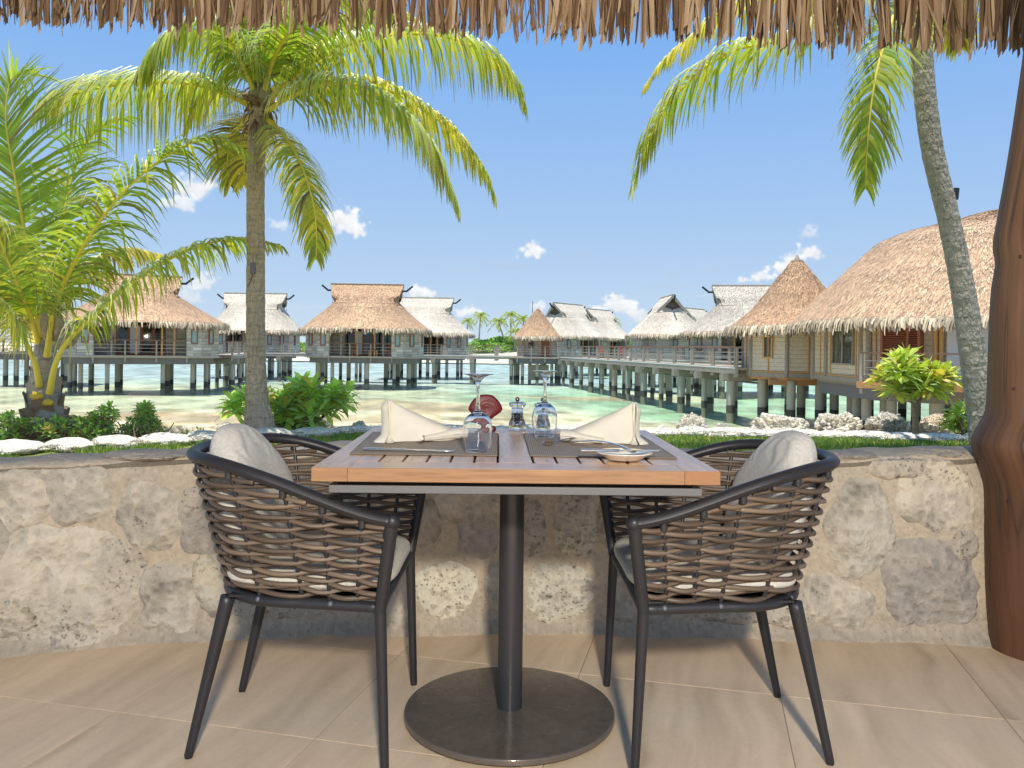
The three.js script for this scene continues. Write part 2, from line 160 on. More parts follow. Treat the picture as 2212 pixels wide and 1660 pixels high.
const M = {
  teak: mat([0.38, 0.205, 0.098], { map: T.teak, bumpMap: T.teakBump, bumpScale: 0.0006, roughness: 0.36 }),
  teakTop: mat([0.84, 0.53, 0.31], { clearcoat: 0.3, clearcoatRoughness: 0.2, map: T.teak, bumpMap: T.teakBump, bumpScale: 0.0006, roughness: 0.3 }),
  metal: mat([0.032, 0.03, 0.032], { roughness: 0.42, metalness: 0.25 }),
  metalGrey: mat([0.14, 0.14, 0.145], { roughness: 0.5, metalness: 0.3 }),
  bronze: mat([0.20, 0.17, 0.145], { roughness: 0.45, metalness: 0.25, roughnessMap: T.mortarBump, map: T.mortar }),
  column: mat([0.06, 0.056, 0.058], { roughness: 0.36, metalness: 0.5 }),
  wicker: [[0.140, 0.094, 0.059], [0.098, 0.066, 0.042], [0.185, 0.127, 0.081]].map(c => mat(c, { roughness: 0.48, bumpMap: T.teakBump, bumpScale: 0.0006 })),
  cushion: mat([0.78, 0.73, 0.64], { map: rep(T.weave, 6), bumpMap: rep(T.weaveBump, 6), bumpScale: 0.0007, roughness: 0.95, sheen: 0.3 }),
  napkin: mat([0.72, 0.655, 0.52], { bumpMap: rep(T.weaveBump, 8), bumpScale: 0.0003, roughness: 0.85, sheen: 0.3 }),
  mat: mat([0.62, 0.52, 0.41], { map: T.mat, roughness: 0.6 }),
  china: mat([0.86, 0.82, 0.72], { roughness: 0.18, clearcoat: 0.6, clearcoatRoughness: 0.08 }),
  steel: mat([0.72, 0.71, 0.69], { roughness: 0.16, metalness: 1 }),
  glass: mat([1, 1, 1], { roughness: 0, transmission: 1, thickness: 0.01, ior: 1.5 }),
  acrylic: mat([1, 1, 1], { roughness: 0.02, transmission: 1, thickness: 0.02, ior: 1.49 }),
  pepper: mat([0.05, 0.033, 0.024], { roughness: 0.7 }),
  salt: mat([0.55, 0.47, 0.36], { roughness: 0.8 }),
  red: mat([0.13, 0.012, 0.014], { roughness: 0.42, specularIntensity: 0.6 }),
  mortar: mat([0.68, 0.595, 0.48], { map: T.mortar, bumpMap: T.mortarBump, bumpScale: 0.008, roughness: 0.95 }),
  stone: [[0.68, 0.605, 0.495], [0.60, 0.54, 0.45], [0.77, 0.715, 0.60], [0.49, 0.44, 0.385], [0.70, 0.615, 0.49]].map(c => mat(c, { map: T.stone, bumpMap: T.stoneBump, bumpScale: 0.02, roughness: 0.95 })),
  coral: [[0.92, 0.865, 0.78], [0.95, 0.90, 0.81], [0.72, 0.67, 0.60], [1, 0.82, 0.66]].map(c => mat(c, { map: rep(T.stone, 1.3), bumpMap: rep(T.stoneBump, 1.3), bumpScale: 0.05, roughness: 0.95 })),
  grout: mat([0.36, 0.29, 0.215], { roughness: 0.95 }),
  tile: [[0.85, 0.665, 0.46], [0.865, 0.68, 0.47], [0.835, 0.655, 0.45]].map(c => mat(c, { map: T.tile, roughness: 0.42 })),
  post: mat([0.24, 0.13, 0.07], { map: T.post, bumpMap: T.post, bumpScale: 0.006, roughness: 0.62 }),
  strip: [[0.44, 0.28, 0.15], [0.28, 0.165, 0.08], [0.64, 0.46, 0.29], [0.17, 0.095, 0.045]].map(c => mat(c, { map: T.grey, roughness: 0.55 })),
  bark: mat([0.62, 0.50, 0.38], { map: T.bark, bumpMap: T.barkBump, bumpScale: 0.03, roughness: 0.95 }),
  barkGrey: mat([0.47, 0.44, 0.39], { map: T.bark, bumpMap: T.barkBump, bumpScale: 0.03, roughness: 0.95 }),
  husk: mat([0.30, 0.20, 0.12], { map: T.grey, roughness: 0.9 }),
  huskPale: mat([0.45, 0.37, 0.29], { map: T.grey, roughness: 0.9 }),
  frond: mat([1, 1, 1], { vertexColors: true, roughness: 0.9, transmission: 0.68, thickness: 0 }),
  rachis: mat([0.72, 0.58, 0.07], { roughness: 0.5 }),
  rachisGreen: mat([0.55, 0.56, 0.10], { roughness: 0.5 }),
  leaf: mat([1, 1, 1], { vertexColors: true, roughness: 0.85, transmission: 0.5, thickness: 0 }),
  twig: mat([0.26, 0.2, 0.14], { roughness: 0.9 }),
  darkSteel: mat([0.03, 0.03, 0.032], { roughness: 0.5, metalness: 0.4 }),
  thatchBrown: mat([0.86, 0.575, 0.365], { map: T.thatch, bumpMap: T.thatchBump, bumpScale: 0.10, roughness: 0.95 }),
  thatchWhite: mat([0.86, 0.77, 0.64], { map: T.thatchPale, bumpMap: T.thatchBump, bumpScale: 0.10, roughness: 0.95 }),
  thatchGrey: mat([0.88, 0.80, 0.69], { map: T.thatch, bumpMap: T.thatchBump, bumpScale: 0.10, roughness: 0.95 }),
  fringe: mat([1, 1, 1], { vertexColors: true, roughness: 0.95 }),
  siding: mat([0.66, 0.575, 0.485], { map: T.siding, bumpMap: T.sidingBump, bumpScale: 0.02, roughness: 0.9 }),
  sidingPale: mat([0.78, 0.71, 0.62], { map: T.siding, bumpMap: T.sidingBump, bumpScale: 0.02, roughness: 0.9 }),
  matting: mat([0.74, 0.655, 0.53], { map: T.matting, roughness: 0.95 }),
  bamboo: mat([0.56, 0.31, 0.10], { roughness: 0.5 }),
  polePale: mat([0.42, 0.37, 0.31], { map: T.grey, roughness: 0.85 }),
  deck: mat([0.60, 0.50, 0.41], { map: T.grey, roughness: 0.85 }),
  railWood: mat([0.36, 0.20, 0.13], { map: T.grey, roughness: 0.7 }),
  railPost: mat([0.50, 0.44, 0.365], { map: T.grey, roughness: 0.85 }),
  cable: mat([0.45, 0.40, 0.33], { roughness: 0.7 }),
  orangeWood: mat([0.60, 0.31, 0.13], { map: T.grey, roughness: 0.7 }),
  redWood: mat([0.42, 0.15, 0.075], { map: T.grey, roughness: 0.65 }),
  slab: mat([0.18, 0.17, 0.165], { roughness: 0.85 }),
  concrete: mat([0.44, 0.43, 0.385], { map: T.mortar, roughness: 0.9 }),
  piling: mat([1, 1, 1], { vertexColors: true, map: T.mortar, roughness: 0.9 }),
  pane: mat([0.62, 0.68, 0.68], { roughness: 0.03, transmission: 1, thickness: 0 }),
  paneAqua: mat([0.30, 0.45, 0.44], { roughness: 0.1 }),
  curtain: mat([0.60, 0.62, 0.66], { roughness: 0.8 }),
  soffit: mat([0.45, 0.34, 0.22], { map: T.thatch, roughness: 0.95 }),
  whiteStrip: mat([0.85, 0.84, 0.8], { roughness: 0.7 }),
};
// ---------------------------------------------------------------- terrain, lagoon, islet
const WATER = -1.9;
function kerbZ(x) { const k = [[-8, 5.6], [-6, 6.75], [-4.63, 7.55], [-4.08, 7.95], [-3.4, 8.5], [-2.3, 9.1], [-1, 9.35], [1.9, 9.3], [3.7, 9.3], [5.1, 9.1], [7, 8.6], [10, 7.4]]; for (let i = 0; i < k.length - 1; i++) if (x <= k[i + 1][0]) { const t = clamp((x - k[i][0]) / (k[i + 1][0] - k[i][0])); return lerp(k[i][1], k[i + 1][1], t); } return 7.4; }
function landY(x, z) { // z = metres in front of the camera
  const e = kerbZ(clamp(x, -8, 10)) + 1.7 + 0.5 * (fbm(x * 0.4 + 50, 3, 2) - 0.5);
  const far = smooth(166, 196, z + 14 * (fbm(x * 0.03 + 9, 2, 3) - 0.5)) * smooth(-78, -40, x) * (1 - smooth(120, 170, x)) * (1 - smooth(330, 420, z)), west = smooth(150, 185, z + 20 * (fbm(x * 0.05, 7, 3) - 0.5)) * smooth(-60, -84, x) * (1 - smooth(260, 320, z));
  const bed = -2.25 - 0.35 * fbm(x * 0.12 + 40, z * 0.12 + 40, 3) - 2.5 * smooth(250, 600, z);
  const near = -0.03 + (z > e - 1.6 ? 0.08 * (fbm(x * 2 + 90, z * 2 + 90, 3) - 0.5) : 0);
  let y = lerp(near, bed, smooth(e, e + 4.5, z)); y = lerp(y, 0.35 + 0.5 * fbm(x * 0.1 + 70, z * 0.1, 3), far); y = lerp(y, -0.9 + 0.6 * fbm(x * 0.2 + 70, z * 0.2, 3), west); return y;
}
const sand = [0.68, 0.60, 0.44];
function bedColor(x, z) {
  const n = fbm(x * 0.22 + 20, z * 0.10 + 20, 4), m = fbm(x * 0.09 + 60, z * 0.05 + 11, 4), f = fbm(x * 0.95 + 5, z * 0.55 + 9, 4), q = fbm(x * 0.5 + 31, z * 0.3 + 81, 3);
  let c = [0.76, 0.64, 0.41];
  const mix = (k, a) => { for (let i = 0; i < 3; i++) c[i] = lerp(c[i], k[i], clamp(a)); };
  mix([0.60, 0.50, 0.31], smooth(0.50, 0.66, n) * 0.8); mix([0.80, 0.73, 0.56], smooth(0.52, 0.36, q) * 0.7);
  // the channel: green in the middle and right, blue-grey to the left and far
  const ch = smooth(47, 56, z + (m - 0.5) * 14 + Math.max(0, x) * 1.25), right = smooth(-9, 0, x + (m - 0.5) * 10); mix([0.50, 0.35, 0.16], smooth(0.48, 0.60, f) * 0.75); mix([0.86, 0.79, 0.60], smooth(0.47, 0.36, f) * 0.65);
  mix([0.44, 0.62, 0.48], smooth(36, 48, z + (m - 0.5) * 14 + Math.max(0, x) * 0.5) * 0.55); mix([0.25, 0.48, 0.33], ch * right * 0.75 * smooth(0.3, 0.5, m + 0.1)); mix([0.46, 0.52, 0.36], smooth(42, 47, z + (m - 0.5) * 10) * (1 - right) * 0.6); mix([0.38, 0.56, 0.58], smooth(58, 70, z + (m - 0.5) * 10) * 0.6); mix([0.33, 0.46, 0.60], smooth(66, 84, z + (m - 0.5) * 16) * 0.55);
  const g2 = smooth(26, 31, z) * smooth(3, 8, x) * smooth(0.42, 0.56, fbm(x * 0.16 + 7, z * 0.16 + 3, 3)); mix([0.27, 0.50, 0.30], g2 * 0.7);
  // brown reef flats with hard edges
  const reef = (cx, cz, rx, rz) => smooth(1.05, 0.9, Math.hypot((x - cx) / rx, (z - cz) / rz) + (q - 0.5) * 0.9 + (f - 0.5) * 0.25);
  const r = Math.max(reef(-6.5, 46, 6.5, 4), reef(6.5, 56, 7, 2.2), reef(-14, 38, 7, 3), reef(9, 30.5, 4, 1.3), reef(3, 35, 5, 1.2), reef(-3, 31, 4, 1)); mix([0.50, 0.36, 0.21], r * 0.6);
  mix([0.22, 0.20, 0.12], smooth(0.60, 0.70, fbm(x * 0.7 + 45, z * 0.5 + 9, 4)) * 0.5); { const f5 = fbm(x * 0.8 + 15, z * 0.45 + 4, 4); for (let i = 0; i < 3; i++) c[i] *= 0.78 + 0.44 * smooth(0.3, 0.68, f5); }
  mix(sand, smooth(15.5, 13, z)); mix([0.80, 0.77, 0.68], smooth(160, 172, z)); return c;
}
{
  const zs = []; for (let z = 2.9; z < 20; z += 0.25) zs.push(z); for (let z = 20; z < 130; z += 0.55) zs.push(z); for (let z = 130; z < 420; z += 3) zs.push(z); for (const z of [420, 520, 700, 1000, 1600, 2600, 4000]) zs.push(z);
  const NX = 240, pos = [], col = [], idx = []; for (const z of zs) for (let i = 0; i <= NX; i++) { const u = i / NX * 2 - 1, x = u * Math.max(7, z * 0.72); pos.push(x, landY(x, z), -z); const c = bedColor(x, z), soil = smooth(kerbZ(clamp(x, -8, 10)) + 0.6, kerbZ(clamp(x, -8, 10)) - 0.1, z), k = 0.86 + 0.28 * fbm(x * 6, z * 6, 3); col.push(lerp(c[0], 0.17, soil) * k, lerp(c[1], 0.15, soil) * k, lerp(c[2], 0.07, soil) * k); }
  for (let j = 0; j < zs.length - 1; j++) for (let i = 0; i < NX; i++) { const a = j * (NX + 1) + i, b = a + NX + 1; idx.push(a, a + 1, b, b, a + 1, b + 1); }
  struct('ground', geo(pos, idx, null, col), mat([0.80, 0.77, 0.70], { vertexColors: true, roughness: 0.95, bumpMap: T.mortarBump, bumpScale: 0 }));
  // the land to either side of and behind the terrace
  struct('garden_ground', merge([box(60, 0.3, 60, 0, -0.25, 34.5), box(40, 0.3, 7, -25.5, -0.25, 1.0), box(40, 0.3, 7, 25.5, -0.25, 1.0)]), mat([0.86, 0.79, 0.66], { map: rep(T.mortar, 12), roughness: 0.95 }));
  const w = sheet(1, 1, (u, v) => { const z = lerp(9, 4500, v), x = (u * 2 - 1) * 4500; return [x, WATER, -z, x / 7, z / 7]; });
  struct('lagoon_water', w, mat([0.97, 0.98, 0.95], { transmission: 1, thickness: 0, roughness: 0.0, ior: 1.2, specularIntensity: 0.36, bumpMap: T.ripple, bumpScale: 0.28 }));
}
// lawn behind the low wall: turf with blades along its far edge
{
  const g = sheet(60, 30, (u, v) => { const x = lerp(-9, 10, u), z = lerp(3.3, kerbZ(clamp(x, -8, 10)) - 0.1, v); return [x, 0.0 + 0.03 * fbm(x * 1.5 + 30, z * 1.5, 2), -z, x, z]; }); g.attributes.uv.array.forEach((_, i, a) => a[i] *= 0.5);
  struct('lawn', g, mat([0.26, 0.33, 0.07], { map: T.mortar, roughness: 0.95 }));
  const blade = geo([-0.004, 0, 0, 0.004, 0, 0, -0.003, 0.028, 0.004, 0.003, 0.028, 0.004, 0, 0.05, 0.014], [0, 1, 2, 2, 1, 3, 2, 3, 4]); const r = rng(11), spots = [];
  for (let i = 0; i < 52000; i++) { const x = lerp(-5.2, 6, r()), kz = kerbZ(x), z = kz - 0.12 - Math.pow(r(), 1.3) * 1.9; if (fbm(x * 1.7 + 8, z * 1.7, 2) < 0.28) continue; spots.push([x, z]); }
  const im = new THREE.InstancedMesh(blade, mat([1, 1, 1], { roughness: 0.7, transmission: 0.3, thickness: 0 }), spots.length), m = new THREE.Matrix4(), q = new THREE.Quaternion();
  spots.forEach(([x, z], i) => { q.setFromEuler(new THREE.Euler((r() - 0.5) * 0.9, r() * 6.28, (r() - 0.5) * 0.9)); const s = 0.7 + r() * 0.9; m.compose(V(x, 0.0 + 0.03 * fbm(x * 1.5 + 30, z * 1.5, 2) - 0.004, -z), q, V(s, s, s)); im.setMatrixAt(i, m); const k = 0.7 + 0.6 * r(), y = r() < 0.2 ? 1.7 : 1; im.setColorAt(i, rgb(0.21 * k * y, 0.34 * k, 0.04 * k)); });
  im.name = 'grass'; im.castShadow = im.receiveShadow = true; stuff(im); tag(im, 'short green grass of the lawn strip behind the stone wall', 'grass'); scene.add(im);
}

// ---------------------------------------------------------------- terrace: tiled floor, stone wall, thatch roof, timber post
{
  const floor = new THREE.Group(); floor.name = 'floor'; floor.userData.kind = 'structure'; scene.add(floor);
  obj('grout_bed', merge([box(11, 0.3, 6.3, 0, -0.1516, 0.05)]), M.grout, floor);
  const A = -13.5 * Math.PI / 180, S = 0.598, r = rng(5), gs = [0, 1, 2, 3, 4, 5].map(k => { const g = new RoundedBoxGeometry(S - 0.0028, 0.018, S - 0.0028, 1, 0.0005); const p = g.attributes.position, uv = g.attributes.uv; for (let i = 0; i < p.count; i++) uv.setXY(i, p.getZ(i) * 0.8 + k * 0.37, p.getX(i) * 0.8 + k * 0.61); return g; });
  // grid line a = x cos - z sin..., measured on the joints
  const cu = Math.cos(A), su = Math.sin(A); let n = 0;
  for (let i = -9; i <= 9; i++) for (let j = -6; j <= 5; j++) { const a = 0.222 + (i + 0.5) * S, b = 1.929 + (j + 0.5) * S; const x = a * cu - b * su, z = a * su + b * cu; // x right, z forward
    if (x < -4.2 || x > 4.2 || z < -2.6 || z > 3.15) continue; const t = obj('tile', gs[(n * 5 + i + 60) % 6], M.tile[(hash(i, j) * 3) | 0], floor); t.position.set(x, -0.009 + 0.0006 * hash(j, i), -z); t.rotation.y = A; n++; }
}
function wallZ(x) { const k = [[-4.2, 1.0], [-3.0, 1.88], [-2.2, 2.36], [-1.63, 2.63], [-1.386, 2.719], [-1.1, 2.798], [-0.8, 2.854], [-0.489, 2.888], [-0.161, 2.903], [0.169, 2.914], [0.5, 2.912], [0.83, 2.906], [1.153, 2.89], [1.47, 2.872], [1.75, 2.855]]; for (let i = 0; i < k.length - 1; i++) if (x <= k[i + 1][0]) return lerp(k[i][1], k[i + 1][1], clamp((x - k[i][0]) / (k[i + 1][0] - k[i][0]))); return 2.855; }
const wallTop = x => 0.642 + 0.055 * (fbm(x * 1.6 + 12, 3.3, 3) - 0.5) + 0.02 * (fbm(x * 7 + 2, 9, 2) - 0.5) + 0.02 * smooth(1.2, 1.45, x) - 0.018 * smooth(-1.5, -2.2, x);
const icoCache = new Map();
const PN = new ImprovedNoise(), n3 = (x, y, z) => PN.noise(x, y, z);
const f3 = (x, y, z, o = 4) => { let s = 0, a = 1, n = 0; for (let k = 0; k < o; k++) { s += a * PN.noise(x, y, z); n += a; a *= 0.5; x = x * 2 + 3.1; y = y * 2 + 1.7; z = z * 2 + 5.3; } return s / n; };
function blob(detail, fn, uvs = 1) { // icosphere displaced: fn(dir)->Vector3
  let g = new THREE.IcosahedronGeometry(1, detail); g.deleteAttribute('normal'); g.deleteAttribute('uv'); g = mergeVertices(g, 1e-4); const p = g.attributes.position, v = V(); for (let i = 0; i < p.count; i++) { v.fromBufferAttribute(p, i).normalize(); const q = fn(v); p.setXYZ(i, q.x, q.y, q.z); } g.computeVertexNormals();
  const uv = [], nn = g.attributes.normal; for (let i = 0; i < p.count; i++) { const ax = Math.abs(nn.getX(i)), ay = Math.abs(nn.getY(i)), az = Math.abs(nn.getZ(i)); uv.push(...(ay > ax && ay > az ? [p.getX(i), p.getZ(i)] : ax > az ? [p.getZ(i), p.getY(i)] : [p.getX(i), p.getY(i)]).map(c => c * uvs)); } g.setAttribute('uv', new THREE.Float32BufferAttribute(uv, 2)); return g;
}
const rockGeo = (sx, sy, sz, seed, rough = 0.35, detail = 14) => blob(detail, d => { const o = seed * 7.3; let k = 1 + rough * f3(d.x * 1.6 + o, d.y * 1.6, d.z * 1.6, 3) + rough * 0.35 * f3(d.x * 6 + o, d.y * 6, d.z * 6, 3) - rough * 0.5 * Math.pow(Math.max(0, n3(d.x * 4 + o, d.y * 4 + 9, d.z * 4)), 1.2); return V(d.x * sx * k, d.y * sy * k * (d.y < 0 ? 0.6 : 1), d.z * sz * k); });
{
  const wall = thing('stone_wall', 'low rubble stone wall of pale mortar behind the dining table', 'wall');
  // profile: 0..1 front face, top, back
  const P = (x, v) => { const top = wallTop(x), zf = wallZ(x), n = (a, b, c) => (fbm(a + 40, b + 40, c) - 0.5); let y, z;
    if (v < 0.55) { const t = v / 0.55; y = t * (top - 0.035); z = zf + 0.006 * (1 - t) - 0.035 * smooth(0.06, 0.0, t) + 0.055 * n(x * 4, y * 4, 3) + 0.016 * n(x * 18, y * 18, 3) + 0.05 * t * t * 0.4; }
    else if (v < 0.8) { const t = (v - 0.55) / 0.25, a = t * Math.PI; y = top - 0.035 + 0.035 * Math.sin(Math.min(a, Math.PI)) ** 0.6 + 0.03 * n(x * 6, t * 2, 3) * Math.sin(a); z = zf + 0.02 + 0.22 * (0.5 - 0.5 * Math.cos(a)) + 0.03 * n(x * 5, (top - .035) * 5, 3) * (1 - t); }
    else { const t = (v - 0.8) / 0.2; y = (top - 0.035) * (1 - t) - 0.05 * t; z = zf + 0.24; } return [x, y, -z, x * 0.9, (y + (v > 0.55 ? z : 0)) * 0.9]; };
  const m = sheet(260, 70, (u, v) => P(lerp(-4.0, 1.735, u), v));
  const cap = sheet(1, 70, (u, v) => { const p = P(1.735, v); return u ? p : [1.735, p[1] * 0.98, -(wallZ(1.735) + 0.19)]; });
  obj('mortar', merge([m, cap]), M.mortar, wall);
  const stone = (px, py, rx, ry, mi, seed, proud = 0.019, rot = 0) => { const z = 2.86, c = at(px, py, z); let cx = c.x, cy = c.y; for (let k = 0; k < 4; k++) { const q = at(px, py, wallZ(cx)); cx = q.x; cy = q.y; } const k = wallZ(cx) / FOCAL; const RX = rx * k, RY = ry * k, r = rng(seed), ph = r() * 50; const nr = 16, na = 56, pos = [], uv = [], idx = [];
    for (let i = 0; i <= nr; i++) for (let j = 0; j <= na; j++) { const th = j / na * 2 * Math.PI, rho = i / nr; const ne = 2 + 1.6 * hash(seed, 7), sq = Math.pow(Math.pow(Math.abs(Math.cos(th + ph * 0)), ne) + Math.pow(Math.abs(Math.sin(th)), ne), -1 / ne); const lob = sq * 1.02 + 0.62 * (fbm(Math.cos(th) * 1.25 + ph, Math.sin(th) * 1.25 + ph, 3) - 0.5) + 0.10 * (fbm(Math.cos(th) * 7 + ph, Math.sin(th) * 7 + ph, 2) - 0.5); const a = Math.cos(th) * RX * lob * rho, b = Math.sin(th) * RY * lob * rho, X = cx + a * Math.cos(rot) - b * Math.sin(rot), Y = clamp(cy + a * Math.sin(rot) + b * Math.cos(rot), 0.01, wallTop(X) - 0.015);
      const base = P(X, clamp(Y / (wallTop(X) - 0.035)) * 0.55 - 1e-4); const d = proud * (1 - Math.pow(rho, 3)) - 0.008 * Math.pow(rho, 14) + 0.0015 + 0.022 * (fbm(X * 11 + seed, Y * 11, 4) - 0.5) * (1 - rho * rho); pos.push(X, Y, base[2] + d + (Y > base[1] + 0.01 ? -0.02 : 0)); uv.push(X * 1.1 + r.length + seed * 0.217, Y * 1.1 + seed * 0.131); }
    for (let i = 0; i < nr; i++) for (let j = 0; j < na; j++) { const a = i * (na + 1) + j, b = a + na + 1; idx.push(a, b, a + 1, b, b + 1, a + 1); } obj('stone', geo(pos, idx, uv), M.stone[mi], wall); };
  const L = [[150, 1055, 72, 84, 1, 1, 0.02, 0.3], [30, 1075, 60, 70, 0, 2], [125, 1262, 165, 128, 0, 3, 0.010], [318, 1112, 78, 80, 1, 4, 0.007], [455, 1120, 75, 80, 3, 5], [360, 1292, 66, 76, 1, 6, 0.014], [470, 1262, 60, 72, 1, 7], [5, 1330, 60, 50, 1, 8], [575, 1285, 90, 60, 3, 9], [680, 1200, 80, 90, 0, 10], [770, 1110, 72, 66, 3, 11],
    [1006, 1090, 68, 40, 0, 12], [1030, 1162, 46, 44, 3, 13, 0.012], [1150, 1140, 30, 68, 3, 14, 0.012], [1243, 1138, 52, 72, 1, 15], [962, 1276, 70, 64, 2, 16, 0.008], [1203, 1276, 76, 68, 2, 17, 0.012], [1085, 1270, 42, 62, 1, 18], [905, 1130, 56, 60, 1, 19], [850, 1290, 40, 56, 1, 20], [1340, 1130, 50, 70, 3, 21], [1380, 1290, 80, 60, 3, 22], [1500, 1160, 70, 80, 1, 23], [1560, 1300, 90, 50, 3, 24], [1660, 1180, 76, 90, 0, 25],
    [1860, 1138, 76, 108, 1, 26, 0.022], [2023, 1072, 92, 80, 0, 27, 0.008, 0.2], [2012, 1266, 104, 104, 3, 28, 0.014], [1806, 1303, 86, 58, 0, 29, 0.01, -0.2], [2085, 1180, 30, 34, 3, 30], [1940, 1010, 60, 26, 4, 31], [1690, 1310, 60, 48, 1, 32], [-60, 1180, 60, 80, 1, 33], [560, 1040, 70, 50, 1, 34], [1460, 1030, 70, 46, 0, 35]];
  for (const a of L) stone(...a);
  // flat cap stones bedded along the top
  for (const [px, py, w, h, d, mi, s] of [[312, 979, 0.15, 0.028, 0.10, 4, 3], [2035, 977, 0.15, 0.03, 0.10, 4, 4], [700, 968, 0.17, 0.026, 0.10, 0, 6], [1480, 972, 0.2, 0.03, 0.10, 4, 9], [1850, 985, 0.12, 0.02, 0.10, 4, 11]]) { const p = at(px, py, 3.0), q = at(px, py, wallZ(p.x) + 0.12); const g = rockGeo(w, h * 0.8, d, s, 0.2, 12); const o = obj('cap_stone', g, mi ? M.mortar : M.stone[2], wall); o.position.set(q.x, wallTop(q.x) - 0.016, q.z); }
  // dark caulk gap and membrane beside the timber post
  obj('membrane', tube([V(1.725, 0.012, -2.84), V(1.735, 0.2, -2.86), V(1.74, 0.45, -2.9), V(1.76, 0.6, -2.95)], 0.012, 16, 6), mat([0.11, 0.11, 0.11], { roughness: 0.7 }), wall);
}
{
  const post = thing('timber_post', 'polished natural tree trunk post at the right end of the wall', 'post');
  // measured left outline (x at height y) and girth
  const E = [[2146, 1391, 0.165], [2137, 1391, 0.165], [2130, 1300, 0.165], [2128, 1130, 0.165], [2126, 1048, 0.167], [2113, 1001, 0.168], [2099, 962, 0.170], [2106, 938, 0.166], [2129, 895, 0.156], [2135, 802, 0.150], [2138, 702, 0.150], [2143, 622, 0.148], [2151, 565, 0.146], [2146, 525, 0.147], [2155, 467, 0.142], [2170, 380, 0.136], [2184, 290, 0.130], [2196, 210, 0.126], [2209, 120, 0.122], [2220, 20, 0.12], [2232, -140, 0.118], [2240, -300, 0.118]].slice(1);
  const Z = 2.80, pos = [], uv = [], idx = [], NA = 64, rows = []; const yy = E.map(e => at(e[0], e[1], Z).y), xx = E.map(e => at(e[0] + 13, e[1], Z).x); const N = 150;
  for (let i = 0; i <= N; i++) { const y = lerp(0.0, yy[yy.length - 1], i / N); let k = 0; while (k < yy.length - 2 && y > yy[k + 1]) k++; let t = clamp((y - yy[k]) / (yy[k + 1] - yy[k])); const cr = (a, b, c, d) => 0.5 * (2 * b + (c - a) * t + (2 * a - 5 * b + 4 * c - d) * t * t + (3 * b - a - 3 * c + d) * t * t * t), g = (f) => cr(f(Math.max(0, k - 1)), f(k), f(k + 1), f(Math.min(yy.length - 1, k + 2))); rows.push([g(j => xx[j]), y, g(j => E[j][2])]); }
  rows.forEach(([xl, y, r], i) => { for (let j = 0; j <= NA; j++) { const th = j / NA * 2 * Math.PI, c = Math.cos(th), s = Math.sin(th); const q = 1 + 0.07 * n3(c * 1.2, y * 2.2, s * 1.2 + 4) * Math.abs(s) + 0.02 * n3(c * 3, y * 5, s * 3); const bump = 0.012 * Math.exp(-((y - 0.70) ** 2) / 0.006 - ((th - 4.3) ** 2) / 0.5); pos.push(xl + r + c * r, y, -Z + s * -1 * (r * q + bump)); uv.push(j / NA, y * 0.45); } });
  for (let i = 0; i < N; i++) for (let j = 0; j < NA; j++) { const a = i * (NA + 1) + j, b = a + NA + 1; idx.push(a, b, a + 1, b, b + 1, a + 1); }
  obj('trunk', geo(pos, idx, uv), M.post, post);
  const r = rng(8); for (const [px, py, s] of [[2183, 1026, 0.016], [2181, 800, 0.006], [2160, 838, 0.004], [2176, 560, 0.005], [2150, 1075, 0.004]]) { const p = at(px, py, Z), row = rows[clamp(Math.round(p.y / yy[yy.length - 1] * N), 0, N)]; const c = (p.x - row[0] - row[2]) / row[2]; const zf = -Z + Math.sqrt(Math.max(0, 1 - c * c)) * row[2] * 1.0; obj('knot', blob(3, d => V(d.x * s, d.y * s * 1.3, d.z * 0.006)), mat([0.05, 0.025, 0.015], { roughness: 0.6 }), post).position.set(p.x, p.y, zf + 0.002); }
  obj('footing', tube([V(1.74, 0.004, -2.70), V(1.82, 0.006, -2.655), V(1.95, 0.006, -2.62), V(2.15, 0.006, -2.63)], 0.014, 14, 6), mat([0.045, 0.043, 0.042], { roughness: 0.8 }), post);
}
